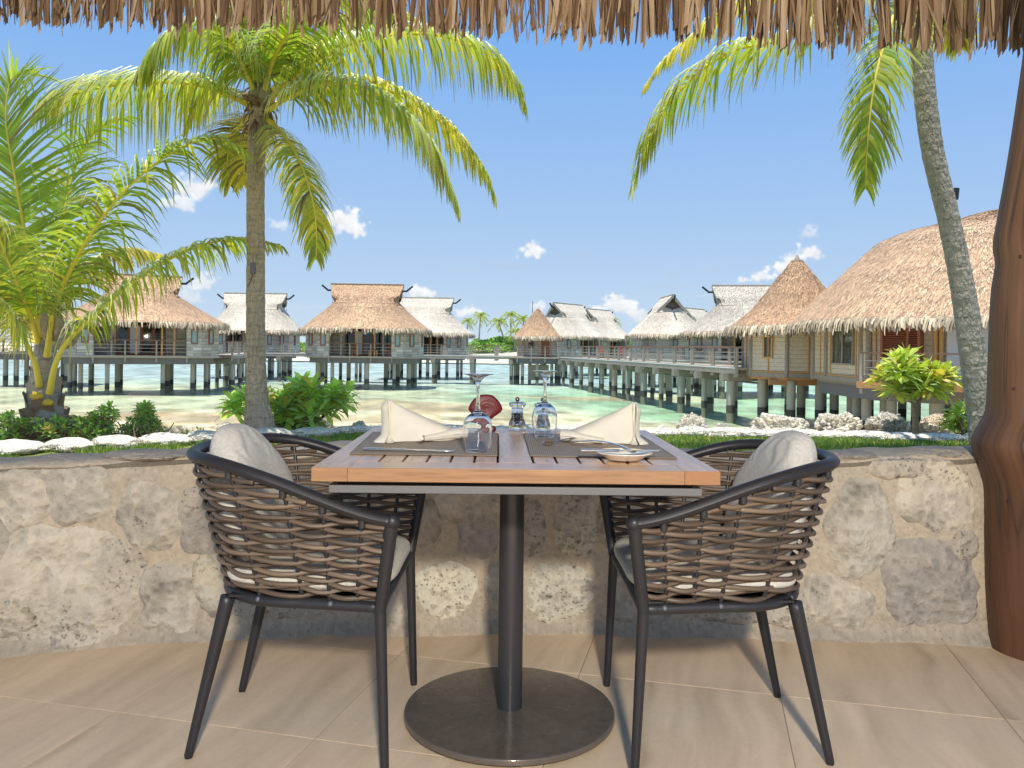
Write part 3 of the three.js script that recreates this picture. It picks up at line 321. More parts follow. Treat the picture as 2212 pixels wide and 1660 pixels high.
{
  const roof = thing('thatch_roof', 'pandanus thatch roof edge hanging across the top of the view', 'roof');
  const ridge = beam(V(0, 2.72, -3.42), V(0, 4.0, 0.35), 9, 0.22); obj('roof_slab', grain(ridge, 2, 0.8), mat([0.33, 0.22, 0.13], { map: T.thatch, roughness: 0.95 }), roof);
  const r = rng(21); const line = x => lerp(2.302, 2.238, clamp((x + 2.2) / 4.2)) + 0.02 * (fbm(x * 1.3 + 7, 4, 2) - 0.5);
  const eaveZ = x => 3.34 + 0.0 * x;
  const leafStrip = (x, z, y0, len, w, tilt, turn, curl) => { const n = 6, pos = [], idx = [], uv = []; const o = r() * 5; for (let i = 0; i <= n; i++) { const t = i / n, ww = w * (1 - 0.25 * t * t), yy = -len * t, zz = curl * t * t, tw = turn * (0.5 + t); for (const s of [-1, 0, 1]) { const cut = i === n ? (s + o % 1) * 0.008 : 0; const fold = s === 0 ? 0.22 * w : 0; const lx = s * ww / 2, lz = zz + fold; pos.push(lx * Math.cos(tw) + lz * Math.sin(tw) * 0.3 + yy * Math.sin(tilt) * -1, yy * Math.cos(tilt) + cut, -lx * Math.sin(tw) + lz); uv.push(yy * 1.6 + o, s * 0.06 + o); } } for (let i = 0; i < n; i++) for (let k = 0; k < 2; k++) { const a = i * 3 + k, b = a + 3; idx.push(a, b, a + 1, b, b + 1, a + 1); } const g = geo(pos, idx, uv); g.translate(x, y0, -z); return g; };
  const back = [[], [], [], []]; let shown = 0;
  for (let layer = 0; layer < 4; layer++) { const n = layer === 3 ? 285 : 260; for (let i = 0; i < n; i++) { const x = lerp(-2.35, 2.35, (i + (r() - 0.5) * 1.4) / n), clump = fbm(x * 9 + 3, layer * 7, 2); if (layer > 0 && clump < 0.42 && r() < 0.8) continue; const y1 = line(x) + (3 - layer) * 0.012 + (r() < 0.75 ? r() * 0.05 : 0.05 + r() * 0.09) - (r() < 0.05 ? 0.035 : 0) + 0.05 * (0.5 - clump); const y0 = 2.66 + r() * 0.03; const w = lerp(0.009, 0.040, r() * r() * 0.85 + 0.12), mi = (r() * 4) | 0; const g = leafStrip(x, eaveZ(x) + 0.05 * (3 - layer) * 0.5 - 0.02 + r() * 0.02, y0, y0 - y1, w, (r() - 0.5) * 0.22 + (r() < 0.15 ? (r() - 0.5) * 0.4 : 0), (r() - 0.5) * 1.6, (r() - 0.5) * 0.06); if (layer === 3 && shown < 292) { obj('leaf_strip', g, M.strip[mi], roof); shown++; } else back[mi].push(g); } }
  for (let i = 0; i < 260; i++) { const x = lerp(-2.3, 2.3, r()), y1 = line(x) - 0.03 * r() * r() + 0.10 * r(); back[(r() * 4) | 0].push(leafStrip(x, eaveZ(x) + 0.02 - 0.06 * r(), 2.62, 2.62 - y1, 0.003 + 0.006 * r(), (r() - 0.5) * 0.5, r() * 3, (r() - 0.5) * 0.14)); }
  back.forEach((b, i) => stuff(obj('leaf_layer', b, M.strip[i], roof)));
  for (let i = 0; i < 3; i++) { obj('purlin', beam(V(-4.4, 2.62 + i * 0.34, -3.2 + i * 1.0), V(4.4, 2.62 + i * 0.34, -3.2 + i * 1.0), 0.07, 0.07), M.post, roof); }
}
// the photographer's lamp behind the camera, which throws the soft-edged shadows on wall and floor
{
  const [lx, ly, lz] = LAMP, t = thing('flash_lamp', 'small studio lamp on a stand behind the dining table', 'lamp', [lx, 0, lz]);
  obj('stand', merge([rod(V(0, 0.35, 0.06), V(0, ly - 0.02, 0.06), 0.012, 0.009), ...[0, 2.09, 4.19].map(a => rod(V(0, 0.5, 0.06), V(Math.sin(a) * 0.4, 0.0, 0.06 + Math.cos(a) * 0.4), 0.009))]), M.darkSteel, t);
  obj('housing', place(new THREE.LatheGeometry([[0, -0.14], [0.06, -0.13], [0.08, -0.07], [0.12, 0.03], [0.125, 0.05], [0.115, 0.05], [0.075, -0.07], [0, -0.07]].map(p => new THREE.Vector2(...p)), 32), 0, ly, 0.015, 0, -Math.PI / 2 - 0.18, 0), M.darkSteel, t);
  obj('bulb', place(new THREE.SphereGeometry(0.062, 24, 16), 0, ly, 0), new THREE.MeshPhysicalMaterial({ color: rgb(0.9, 0.88, 0.84), emissive: rgb(1, 0.93, 0.83), emissiveIntensity: 6 }), t);
  const s = new THREE.SpotLight(new THREE.Color().setRGB(1, 0.93, 0.82), LAMP_POWER, 0, 0.95, 0.6, 2); s.position.set(lx, ly, lz); s.target.position.set(0, 0.35, -2.7); s.castShadow = true; s.shadow.radius = 5; s.shadow.mapSize.set(2048, 2048); scene.add(s, s.target);
}

// ---------------------------------------------------------------- table
const TOP = 0.75;
{
  const t = thing('dining_table', 'square teak slatted dining table on a round dark metal pedestal', 'table', [0.006, 0, -2.238], 0.018);
  const h = 0.031, y = TOP - h / 2, board = (n, w, d, x, z, ax, off) => obj(n, grain(rbox(w, h, d, 0.003, x, y, z), ax, 1.6, off), Math.abs(z) > 0.3 || Math.abs(x) > 0.3 ? M.teakTop : M.teakTop, t);
  const side = (s) => { const o = board('side_board', 0.0795, 0.9, s * 0.41, 0, 2, s * 3 + 4); return o; }; side(-1); side(1);
  const edge = (z, n, off) => board(n, 0.739, 0.10, 0, z, 0, off); edge(0.40, 'front_board', 1.3); edge(-0.40, 'back_board', 2.7);
  obj('edge_strip', grain(rbox(0.7400, h - 0.001, 0.004, 0.001, 0, y, 0.4495), 0, 1.6, 5.3), M.teak, t);
  obj('edge_strip', grain(rbox(0.0785, h - 0.001, 0.004, 0.001, -0.41, y, 0.4495), 0, 1.6, 6.1), M.teak, t);
  const ring = new THREE.MeshPhysicalMaterial({ color: rgb(0.36, 0.18, 0.078), roughness: 0.45, map: tex(256, 128, (u, v) => { const d = Math.hypot((u - 0.55) * 1.9, (v + 0.35) * 0.8), k = 0.66 + 0.26 * Math.pow(Math.abs(Math.sin(d * 40 + fbm(u * 6, v * 6, 2) * 2)), 0.7) + 0.1 * (fbm(u * 40, v * 40, 2) - 0.5); return [k, k * 0.94, k * 0.88]; }) });
  const eg = rbox(0.0785, h - 0.001, 0.004, 0.001, 0.41, y, 0.4495); { const p = eg.attributes.position, uv = eg.attributes.uv; for (let i = 0; i < p.count; i++) uv.setXY(i, (p.getX(i) - 0.37) / 0.08, (p.getY(i) - TOP + h) / h); } obj('end_grain', eg, ring, t);
  for (let k = 0; k < 6; k++) for (const s of [-1, 1]) { const x = s * (0.0425 + 0.0275 + k * 0.0553 - 0.0005); board('slat', 0.0505, 0.697, x, 0, 2, k * 1.37 + s * 2.1 + 7); }
  board('centre_board', 0.079, 0.697, 0, 0, 2, 9.2);
  obj('spacer', merge([box(0.80, 0.012, 0.02, 0, TOP - h - 0.006, 0.395), box(0.80, 0.012, 0.02, 0, TOP - h - 0.006, -0.395), box(0.02, 0.012, 0.77, -0.39, TOP - h - 0.006, 0), box(0.02, 0.012, 0.77, 0.39, TOP - h - 0.006, 0), box(0.74, 0.008, 0.74, 0, TOP - h - 0.012, 0)]), mat([0.012, 0.012, 0.013], { roughness: 0.8 }), t);
  for (const s of [-1, 1]) { obj('frame_rail', rbox(0.836, 0.018, 0.03, 0.002, 0, TOP - h - 0.0215, s * 0.403), M.metalGrey, t); obj('frame_rail', rbox(0.03, 0.018, 0.774, 0.002, s * 0.403, TOP - h - 0.0215, 0), M.metalGrey, t); obj('cross_arm', rbox(0.76, 0.025, 0.04, 0.003, 0, TOP - h - 0.032, 0, s * Math.PI / 4), M.metal, t); }
  obj('column', place(new THREE.CylinderGeometry(0.0335, 0.0345, 0.66, 48), 0, 0.36, 0), M.column, t);
  const lathe = (pts, seg = 72) => new THREE.LatheGeometry(pts.map(p => new THREE.Vector2(...p)), seg);
  obj('base_disc', lathe([[0, 0.012], [0.284, 0.012], [0.2865, 0.0135], [0.2875, 0.016], [0.2875, 0.0255], [0.2862, 0.0282], [0.283, 0.0295], [0.04, 0.031], [0, 0.031]], 120), M.bronze, t);
  for (const a of [0.55, 2.1, 3.7, 5.2]) obj('glide', place(new THREE.CylinderGeometry(0.014, 0.017, 0.013, 20), Math.sin(a) * 0.25, 0.0065, Math.cos(a) * 0.25), M.darkSteel, t);
}

// ---------------------------------------------------------------- two wicker armchairs
function makeChair(label) {
  const t = thing('wicker_armchair', label, 'armchair');
  const F = 0.395; // seat frame height
  // plan outlines, th from -1 (near arm tip) over the back to 1 (far arm tip)
  const U = (th, xf, xb, hw, e) => { const a = Math.abs(th), s = Math.sign(th) || 1; const straight = 0.46; if (a > 1 - straight) { const k = (a - (1 - straight)) / straight; return [lerp(xb + hw * 0.92, xf, k), s * lerp(hw * e, hw, k) * 1]; } const phi = a / (1 - straight) * Math.PI / 2; return [xb + hw * 0.92 - Math.cos(phi) ** 0.9 * hw * 0.92, s * Math.sin(phi) ** 0.85 * hw * e]; };
  const top = th => { const [x, z] = U(th, 0.285, -0.268, 0.308, 0.955); return V(x, 0.612 + 0.127 * Math.pow(smooth(0.30, -0.20, x), 0.85), z); };
  const bot = th => { const [x, z] = U(th, 0.245, -0.180, 0.250, 0.90); return V(x, F + 0.012, z); };
  const skin = (th, y) => { const a = bot(th), b = top(th), k = (y - a.y) / (b.y - a.y); return a.lerp(b, k); };
  const N = 48, railPts = []; for (let i = 0; i <= N; i++) railPts.push(top(-1 + 2 * i / N));
  obj('arm_rail', tube(railPts, (tt, a) => 0.0182 * (1 - 0.18 * Math.abs(Math.sin(a))), 120, 14), M.metal, t);
  const frame = []; for (let i = 0; i <= N; i++) { const p = bot(-1 + 2 * i / N); p.y = F; frame.push(p); } const f0 = frame[0], f1 = frame[N]; const fl = [...frame, V(f1.x + 0.004, F, f1.z * 0.6), V(f0.x + 0.004, F, 0), V(f0.x + 0.004, F, f0.z * 0.6)];
  const fc = new THREE.CatmullRomCurve3(fl, true, 'centripetal'); obj('seat_frame', tube(fc, 0.0135, 140, 12, false), M.metal, t);
  obj('seat_webbing', box(0.36, 0.006, 0.40, 0.05, F + 0.006, 0), M.darkSteel, t);
  // front legs run up to the arm tips; rear legs splay from the frame corners
  for (const s of [-1, 1]) {
    const tip = top(s), foot = V(0.268, 0, s * 0.262), mid = V(0.252, F, s * 0.262);
    obj('front_leg', merge([rod(mid.clone().add(V(0, -0.004, 0)), tip.clone().add(V(0, 0.008, 0)), 0.0145, 0.0168, 16), rod(foot.clone().setY(0.006), mid, 0.0105, 0.0145, 16), place(new THREE.SphereGeometry(0.0146, 14, 10), mid.x, mid.y, mid.z), place(new THREE.SphereGeometry(0.0185, 16, 12), tip.x, tip.y, tip.z)]), M.metal, t);
    const rt = V(-0.140, F - 0.002, s * 0.176), rf = V(-0.226, 0.006, s * 0.193); obj('rear_leg', tube([rt, rt.clone().lerp(rf, 0.5), rf], k => lerp(0.018, 0.0105, k), 20, 14), M.metal, t);
    for (const p of [foot, rf]) obj('foot_cap', place(new THREE.CylinderGeometry(0.0105, 0.0095, 0.008, 16), p.x, 0.004, p.z), M.darkSteel, t);
  }
  // stakes
  const S = 12; for (let i = 0; i < S; i++) { const th = lerp(-0.88, 0.88, i / (S - 1)); const a = bot(th), b = top(th); obj('stake', merge([rod(a, b, 0.0055), rod(b.clone().add(V(0, -0.03, 0)), b, 0.009)]), M.metal, t); if (i % 2 === 0) obj('rivet', place(new THREE.SphereGeometry(0.0075, 10, 8), a.x * 1.03, F + 0.004, a.z * 1.035), M.metalGrey, t); }
  // woven strands: each row runs in and out of the stakes, neighbours in opposite step
  const ph = th => (th + 0.88) / 1.76 * (S - 1); const r = rng(33);
  for (let k = 0; k < 23; k++) {
    const y = F + 0.022 + k * 0.0140; const seg = []; let run = [];
    for (let i = 0; i <= 260; i++) { const th = -0.992 + 1.984 * i / 260; const ok = y < top(th).y - 0.015; if (ok) { const p = skin(th, y), b = skin(th + 0.004, y), tg = b.sub(p).normalize(), nrm = V(tg.z, 0, -tg.x).normalize(); const w = Math.sin(ph(th) * Math.PI + (k % 2) * Math.PI); p.addScaledVector(nrm, -w * 0.0078); p.y += 0.0036 * Math.cos(ph(th) * Math.PI + (k % 2) * Math.PI + 0.5) + 0.0012 * Math.sin(th * 31 + k * 2.1); run.push(p); } else { if (run.length > 12) seg.push(run); run = []; } } if (run.length > 12) seg.push(run);
    for (const s of seg) { const g = tube(s, 0.0061, Math.min(240, s.length), 8); const uv = g.attributes.uv; for (let i = 0; i < uv.count; i++) uv.setXY(i, uv.getY(i) * 3, uv.getX(i) * 0.3 + k * 0.13); obj('strand', g, M.wicker[(k * 7 + (r() * 3 | 0)) % 3], t); }
  }
  // cushions
  const pillow = (hx, hy, hz, e, f) => blob(24, d => { const q = (v, p) => Math.sign(v) * Math.pow(Math.abs(v), p); const p = V(q(d.x, e) * hx, q(d.y, 0.9) * hy, q(d.z, e) * hz); return f ? f(p, d) : p; }, 1);
  const seat = obj('seat_cushion', pillow(0.218, 0.036, 0.236, 0.42, (p, d) => { p.y += 0.006 * n3(p.x * 7, 2, p.z * 7); const k = 1 - 0.12 * smooth(0.0, -0.2, p.x); p.z *= k; return p; }), M.cushion, t); seat.position.set(0.055, F + 0.05, 0);
  const back = obj('back_cushion', pillow(0.064, 0.184, 0.212, 0.70, (p, d) => { const up = p.y / 0.178; const wide = 1 - 0.28 * smooth(0.1, 1, up) ; p.z *= wide; p.x += -0.10 * up * 0.55 + 0.55 * p.z * p.z; const cr = smooth(0.30, 0.85, up + 0.25 * n3(p.z * 22, 4, 1)) * smooth(1.05, 0.9, up); p.x += 0.0024 * cr * Math.sin(p.z * 130 + 9 * n3(p.z * 9, p.y * 12, 3)); p.y += 0.0015 * n3(p.z * 14, p.x * 14, 1); return p; }), M.cushion, t); back.position.set(-0.142, F + 0.222, 0);
  return t;
}
{
  const a = makeChair('wicker armchair with grey cushions left of the table, facing right'); a.position.set(-0.553, 0, -2.19); a.rotation.y = -0.01;
  const b = a.clone(); b.name = numbered('wicker_armchair'); b.position.set(0.570, 0, -2.20); b.rotation.y = Math.PI + 0.01; b.userData = { ...a.userData, label: 'wicker armchair with grey cushions right of the table, facing left' }; scene.add(b);
  a.userData.group = b.userData.group = 'armchairs at the dining table';
}

// ---------------------------------------------------------------- things on the table
const lathe = (pts, seg = 64) => new THREE.LatheGeometry(pts.map(p => new THREE.Vector2(...p)), seg);
const spline = (pts, n) => new THREE.SplineCurve(pts.map(p => new THREE.Vector2(...p))).getPoints(n).map(p => [Math.max(0, p.x), p.y]);
{
  const quad = (name, label, c) => { const p = c.map(q => on(q[0], q[1], TOP + 0.003)); const ctr = p.reduce((s, q) => s.add(q.clone().multiplyScalar(0.25)), V()); const t = thing(name, label, 'placemat', [ctr.x, TOP, ctr.z]); const g = sheet(40, 30, (u, v) => { const a = p[0].clone().lerp(p[1], u), b = p[3].clone().lerp(p[2], u), q = a.lerp(b, v).sub(ctr); return [q.x, 0.0032 + 0.0008 * n3(q.x * 9, 4, q.z * 9), q.z, q.x * 6, q.z * 6]; }); obj('weave', g, M.mat, t); const e = [...p, p[0]].map(q => q.clone().sub(ctr).setY(0.0022)); obj('hem', merge(e.slice(0, 4).map((q, i) => rod(q, e[i + 1], 0.0018, 0.0018, 6))), mat([0.2, 0.165, 0.125], { roughness: 0.7 }), t); };
  quad('placemat', 'brown woven placemat at the left place, under the knife', [[756, 980], [1073.5, 984], [1075, 936], [806, 934]]);
  quad('placemat', 'brown woven placemat at the right place, under the spoon', [[1146.5, 984.5], [1462, 990], [1386, 941], [1131, 937]]);
}
function wineGlass(label, px, py) {
  const p = on(px, py, TOP + 0.004), t = thing('wine_glass', label, 'wine glass', [p.x, TOP + 0.0045, p.z], 0, 'upturned wine glasses on the table');
  // upside down: rim at the bottom, foot on top
  const outer = [[0.0307, 0], [0.0345, 0.02], [0.0372, 0.045], [0.0372, 0.062], [0.0335, 0.079], [0.0245, 0.0905], [0.0145, 0.0965], [0.0085, 0.102], [0.0058, 0.112], [0.0048, 0.128], [0.0047, 0.15], [0.0055, 0.168], [0.0085, 0.178], [0.016, 0.186], [0.0265, 0.1915], [0.0378, 0.1938]];
  const o = spline(outer, 90), foot = [[0.0381, 0.1946], [0.0374, 0.1952], [0.024, 0.1942], [0.010, 0.1905], [0, 0.1885]]; const inner = spline([[0, 0.0945], [0.012, 0.0925], [0.0232, 0.0880], [0.0322, 0.0775], [0.0360, 0.062], [0.0360, 0.045], [0.0334, 0.02], [0.0297, 0.0004]], 50);
  obj('bowl_and_stem', lathe([...inner, [0.0301, -0.0001], ...o, ...foot], 72), M.glass, t);
}
wineGlass('upturned wine glass on the left placemat, in front of the red ornament', 1031, 975.5);
wineGlass('upturned wine glass on the right placemat, in front of the salt mill', 1176, 944);
function mill(name, label, px, py, fill, z) {
  const p = on(px, py, TOP); if (z) { p.z = -z; p.x = at(px, py, z).x; } const t = thing(name, label, 'mill', [p.x, TOP, p.z], 0, 'clear mills on the table');
  obj('body', lathe([[0, 0.001], [0.0275, 0.001], [0.0285, 0.004], [0.0283, 0.016], [0.0262, 0.026], [0.0215, 0.036], [0.0195, 0.044], [0.0192, 0.055], [0.0188, 0.0562], [0.0135, 0.0562], [0.0135, 0.012], [0, 0.012]], 48), M.acrylic, t);
  obj('grinder', lathe([[0, 0.0125], [0.0125, 0.0125], [0.013, 0.0215], [0, 0.0215]], 32), M.steel, t);
  const r = rng(px | 0), g = []; for (let i = 0; i < 170; i++) { const a = r() * 6.28, q = Math.sqrt(r()) * 0.0105, y = 0.0235 + r() * 0.031; g.push(place(new THREE.IcosahedronGeometry(0.0022 + r() * 0.0006, 0), Math.cos(a) * q, y, Math.sin(a) * q, r() * 3, r() * 3)); } stuff(obj('filling', g, fill, t));
  obj('cap', lathe([[0, 0.057], [0.0185, 0.057], [0.0192, 0.064], [0.0185, 0.071], [0.0235, 0.0765], [0.0277, 0.0815], [0.0280, 0.0855], [0.0255, 0.089], [0.018, 0.0915], [0.009, 0.0925], [0, 0.0925]], 48), M.acrylic, t);
  obj('spindle', rod(V(0, 0.02, 0), V(0, 0.096, 0), 0.0017), M.steel, t); obj('knob', place(new THREE.SphereGeometry(0.0075, 24, 16), 0, 0.1, 0), mat([0.3, 0.25, 0.2], { roughness: 0.15, metalness: 1 }), t);
}
mill('pepper_mill', 'clear pepper mill with dark peppercorns at the back of the table', 1117, 929.5, M.pepper);
mill('salt_mill', 'clear salt mill standing behind the right wine glass', 1172, 931, M.salt);
{ // red ornament: a broad shell-like leaf on a short foot, with raised scrolls
  const c = on(1048, 935, TOP), t = thing('red_ornament', 'dark red glazed rounded ornament with raised scrolls behind the left glass', 'ornament', [c.x, TOP, c.z], 0.12);
  const wide = y => { const k = clamp((y - 0.026) / 0.094); return 0.009 + 0.046 * Math.pow(Math.sin(Math.PI * Math.min(1, Math.pow(k, 0.8) * 0.985)), 0.62) * smooth(-0.02, 0.55, k); };
  const g = sheet(56, 56, (u, v) => { const a = u * 2 * Math.PI, y = lerp(0.018, 0.1195, v), w = wide(y) * (v > 0.985 ? 0.5 : 1), front = Math.cos(a); let z = front * 0.011 * Math.sqrt(clamp(1 - v) * 3 > 1 ? 1 : clamp((1 - v) * 3 + 0.04)) - 0.10 * (y - 0.05) * 0.25; const x = Math.sin(a) * w; if (front > 0) { const q = Math.hypot(x, y - 0.075), an = Math.atan2(y - 0.075, x); z += 0.0004 * smooth(0.03, 0.016, Math.abs(q - 0.02) + 0.0) * Math.sin(q * 620 + an * 2) - 0.004 * smooth(0.045, 0.0, q); } return [x, y, z, x * 10, y * 10]; });
  obj('shell', g, M.red, t); obj('foot', lathe([[0, 0.0005], [0.026, 0.0005], [0.0275, 0.004], [0.024, 0.009], [0.013, 0.014], [0.010, 0.024], [0, 0.024]], 40), M.red, t); obj('side_boss', place(new THREE.SphereGeometry(0.011, 20, 14), 0.024, 0.011, -0.004), M.red, t);
}
function plate(label, x, z, r) { const t = thing('side_plate', label, 'plate', [x, TOP + 0.0035, z], 0, 'cream side plates'); obj('dish', lathe([[0, 0.0035], [r * 0.5, 0.0035], [r * 0.62, 0.007], [r * 0.8, 0.0125], [r * 0.985, 0.0175], [r, 0.0182], [r * 0.995, 0.0166], [r * 0.8, 0.0095], [r * 0.62, 0.003], [r * 0.58, 0.0], [r * 0.5, 0.0], [r * 0.48, 0.0015], [0, 0.0015]], 96), M.china, t); obj('rim_line', place(new THREE.TorusGeometry(r * 0.985, 0.0009, 6, 96), 0, 0.0180, 0, 0, Math.PI / 2), mat([0.72, 0.60, 0.42], { roughness: 0.3 }), t); }
const pr = on(1348, 985, TOP + 0.012); plate('cream side plate with cutlery on it at the front of the right place', pr.x, pr.z, 0.068);
plate('cream side plate at the back left, partly hidden by the left napkin', at(934, 925, 2.54).x, -2.545, 0.068);
function knife(label, a, b, y0, y1, group = 'table knives') { // a handle end, b tip (metres)
  const t = thing('table_knife', label, 'knife', [a.x, y0, a.z], Math.atan2(-(b.z - a.z), b.x - a.x), group); const L = Math.hypot(b.x - a.x, b.z - a.z); t.rotation.z = Math.atan2(y1 - y0, L);
  const h = L * 0.46; obj('handle', merge([rbox(h, 0.006, 0.0135, 0.0026, h / 2, 0.004, 0), rbox(0.02, 0.007, 0.012, 0.003, h - 0.006, 0.004, 0)]), M.steel, t);
  const s = new THREE.Shape(); s.moveTo(0, -0.005); s.lineTo(0.02, -0.008); s.lineTo(L - h - 0.03, -0.0095); s.quadraticCurveTo(L - h - 0.006, -0.007, L - h, 0.003); s.lineTo(L - h - 0.02, 0.0055); s.lineTo(0, 0.005); const g = new THREE.ExtrudeGeometry(s, { depth: 0.0014, bevelEnabled: true, bevelSize: 0.0004, bevelThickness: 0.0004, bevelSegments: 1, steps: 1 }); g.rotateX(-Math.PI / 2); g.translate(h, 0.0035, 0); obj('blade', g, M.steel, t); return t;
}
{ const a = on(785, 971, TOP + 0.007), b = on(985, 977, TOP + 0.006); knife('steel table knife lying along the front of the left placemat', a, b, TOP + 0.0045, TOP + 0.0045); }
knife('steel butter knife laid across the front right side plate', V(pr.x - 0.105, 0, pr.z + 0.016), V(pr.x + 0.09, 0, pr.z + 0.002), TOP + 0.0215, TOP + 0.0215);
{ const q = at(934, 925, 2.54); knife('steel butter knife laid across the back left side plate', V(q.x - 0.105, 0, -2.52), V(q.x + 0.085, 0, -2.515), TOP + 0.0215, TOP + 0.0215); }
function spoon(label, bowl, end, lift) {
  const t = thing('dessert_spoon', label, 'spoon', [bowl.x, TOP + 0.004, bowl.z], 0, 'dessert spoons'); const d = end.clone().sub(bowl).setY(0), L = d.length(); d.normalize(); const sd = V(-d.z, 0, d.x);
  const g = sheet(24, 16, (u, v) => { const a = u * 2 * Math.PI, r = v; const lx = Math.cos(a) * 0.0195 * r * (1 - 0.12 * Math.cos(a)), lz = Math.sin(a) * 0.0135 * r; const y = 0.010 * r * r - 0.001; const p = d.clone().multiplyScalar(lx).addScaledVector(sd, lz); return [p.x, y + 0.001, p.z]; });
  obj('bowl', g, M.steel, t); const pts = [0, 0.15, 0.4, 0.7, 1].map(k => d.clone().multiplyScalar(lerp(0.017, L, k)).setY(0.0095 + lift[Math.round(k * 4)] )); const c = new THREE.CatmullRomCurve3(pts); const hg = sheet(10, 24, (u, v) => { const p = c.getPoint(v), a = u * 2 * Math.PI, w = lerp(0.0028, 0.0065, smooth(0.3, 1, v)), hh = 0.0016; p.addScaledVector(sd, Math.cos(a) * w); return [p.x, p.y + Math.sin(a) * hh, p.z]; }); obj('handle', hg, M.steel, t);
}
spoon('steel dessert spoon lying behind the left wine glass', on(1033, 938, TOP + 0.006), on(1040, 962, TOP + 0.006), [0, 0.003, 0.004, 0.002, 0.001]);
spoon('steel spoon with its dark bowl toward the left wine glass, by the right napkin', on(1186, 960, TOP + 0.008), on(1300, 950, TOP + 0.008), [0, 0.003, 0.006, 0.003, 0.001]);
function fork(label, head, end, arch, y0) {
  const t = thing('table_fork', label, 'fork', [head.x, y0, head.z], 0, 'table forks'); const d = end.clone().sub(head).setY(0), L = d.length(); d.normalize(); const sd = V(-d.z, 0, d.x); const Y = k => arch * Math.sin(Math.PI * clamp(k)) + 0.002;
  for (const s of [-1.5, -0.5, 0.5, 1.5]) obj('tine', tube([0, 0.1, 0.2, 0.28].map(k => d.clone().multiplyScalar(k * L).addScaledVector(sd, s * 0.0055 * (k > 0.24 ? 0.7 : 1)).setY(Y(k * 0.9))), k => lerp(0.0008, 0.0016, k), 10, 6), M.steel, t);
  const c = new THREE.CatmullRomCurve3([0.27, 0.36, 0.45, 0.7, 1].map(k => d.clone().multiplyScalar(k * L).setY(Y(k * 0.9)))); obj('handle', sheet(10, 28, (u, v) => { const p = c.getPoint(v), a = u * 2 * Math.PI, w = v < 0.2 ? lerp(0.0105, 0.0035, v / 0.2) : lerp(0.0035, 0.0068, (v - 0.2) / 0.8); p.addScaledVector(sd, Math.cos(a) * w); return [p.x, p.y + Math.sin(a) * 0.0016, p.z]; }), M.steel, t);
}
fork('steel fork curving from the right napkin to the front right plate', on(1238, 957, TOP + 0.012), V(pr.x + 0.03, 0, pr.z - 0.03), 0.016, TOP + 0.012);
fork('steel fork on the left placemat behind the left napkin', on(988, 922, TOP + 0.008), on(905, 955, TOP + 0.008), 0.006, TOP + 0.0045);
function napkin(label, sgn, tall, low, H) { // a cone of cloth standing at one end, its tail rolled and lying at the other
  const t = thing('folded_napkin', label, 'napkin', [tall.x, TOP + 0.004, tall.z], 0, 'folded cloth napkins'); const d = low.clone().sub(tall).setY(0), L = d.length(); d.normalize(); const sd = V(-d.z, 0, d.x).multiplyScalar(sgn); // sd points to the viewer
  const cone = sheet(40, 44, (u, v) => { const k = v, h = lerp(H, 0.024, Math.pow(k, 0.86)) * (1 - 0.05 * smooth(0.08, 0, k)), w = lerp(0.021, 0.047, smooth(0, 0.7, k)) * (1 - 0.35 * smooth(0.75, 1, k)), a = (u - 0.5) * Math.PI; const q = Math.sin(a), lean = 0.010 * (1 - k); let y = h * Math.pow(Math.cos(a) * 0.999 + 0.001, 0.62), s = q * w; const x = k * L + lean * (y / H) * 0; y += 0.0022 * n3(k * 5, q * 3, 2) * (1 - Math.abs(q)); s += 0.003 * n3(k * 6, y * 40, 7); const p = d.clone().multiplyScalar(x + 0.004 * (1 - y / h) * (1 - k)).addScaledVector(sd, s); return [p.x, y, p.z, x, y + s]; });
  // the open end: two wavy hems falling from the peak to the cloth
  const hem = (o0, wv, ph, foot) => sheet(16, 40, (u, v) => { const y = H * 0.985 * (1 - Math.pow(v, 1.05)), b = v, wob = wv * Math.sin(v * 7.5 + ph) * smooth(0, 0.25, v) * (1 - u * 0.4); const spread = 0.013 * smooth(0.0, 0.25, v) + foot * smooth(0.82, 1, v); const s = lerp(-0.020, 0.021, u) * smooth(0, 0.2, v) * (1 + 0.25 * b) + wob * 0.7; const x = -(o0 + spread * (0.4 + 0.6 * Math.sin(u * Math.PI))) - wob * 0.5 + 0.002; const p = d.clone().multiplyScalar(x).addScaledVector(sd, s); return [p.x, Math.max(0.0005, y), p.z, x, y]; });
  obj('cone', merge([cone]), M.napkin, t); obj('hem', merge([hem(0.001, 0.006, 0.4, 0.022), hem(-0.008, 0.008, 2.6, 0.010)]), M.napkin, t);
  const skirt = sheet(30, 10, (u, v) => { const a = lerp(-0.4, Math.PI * 0.75, u), r = lerp(0.008, 0.036 + 0.008 * Math.sin(u * 9), v), y = 0.020 * Math.pow(1 - v, 1.6) + 0.0015 + 0.003 * Math.sin(u * 14) * v * (1 - v) * 3; const p = d.clone().multiplyScalar(0.008 - Math.cos(a) * r * -0.5 - 0.006).addScaledVector(sd, 0.012 + Math.sin(a) * r); return [p.x, y, p.z, u * 0.1, v * 0.05]; }); obj('skirt', skirt, M.napkin, t);
  const tail = sheet(44, 40, (u, v) => { const a = u * Math.PI * 3.4, k = v, rr = (1 - 0.16 * u * 2) * lerp(0.010, 0.019, smooth(0, 0.9, k)); const x = lerp(L * 0.42, L * 1.02, k), s = lerp(0.046, 0.030, k) + Math.cos(a) * rr * 1.35 + 0.002 * n3(k * 9, u * 4, 5), y = rr * 0.92 + Math.sin(a) * rr * 0.88 + 0.001; const p = d.clone().multiplyScalar(x).addScaledVector(sd, s); return [p.x, Math.max(0.0006, y), p.z, x, u * 0.08]; }); obj('rolled_tail', tail, M.napkin, t);
}
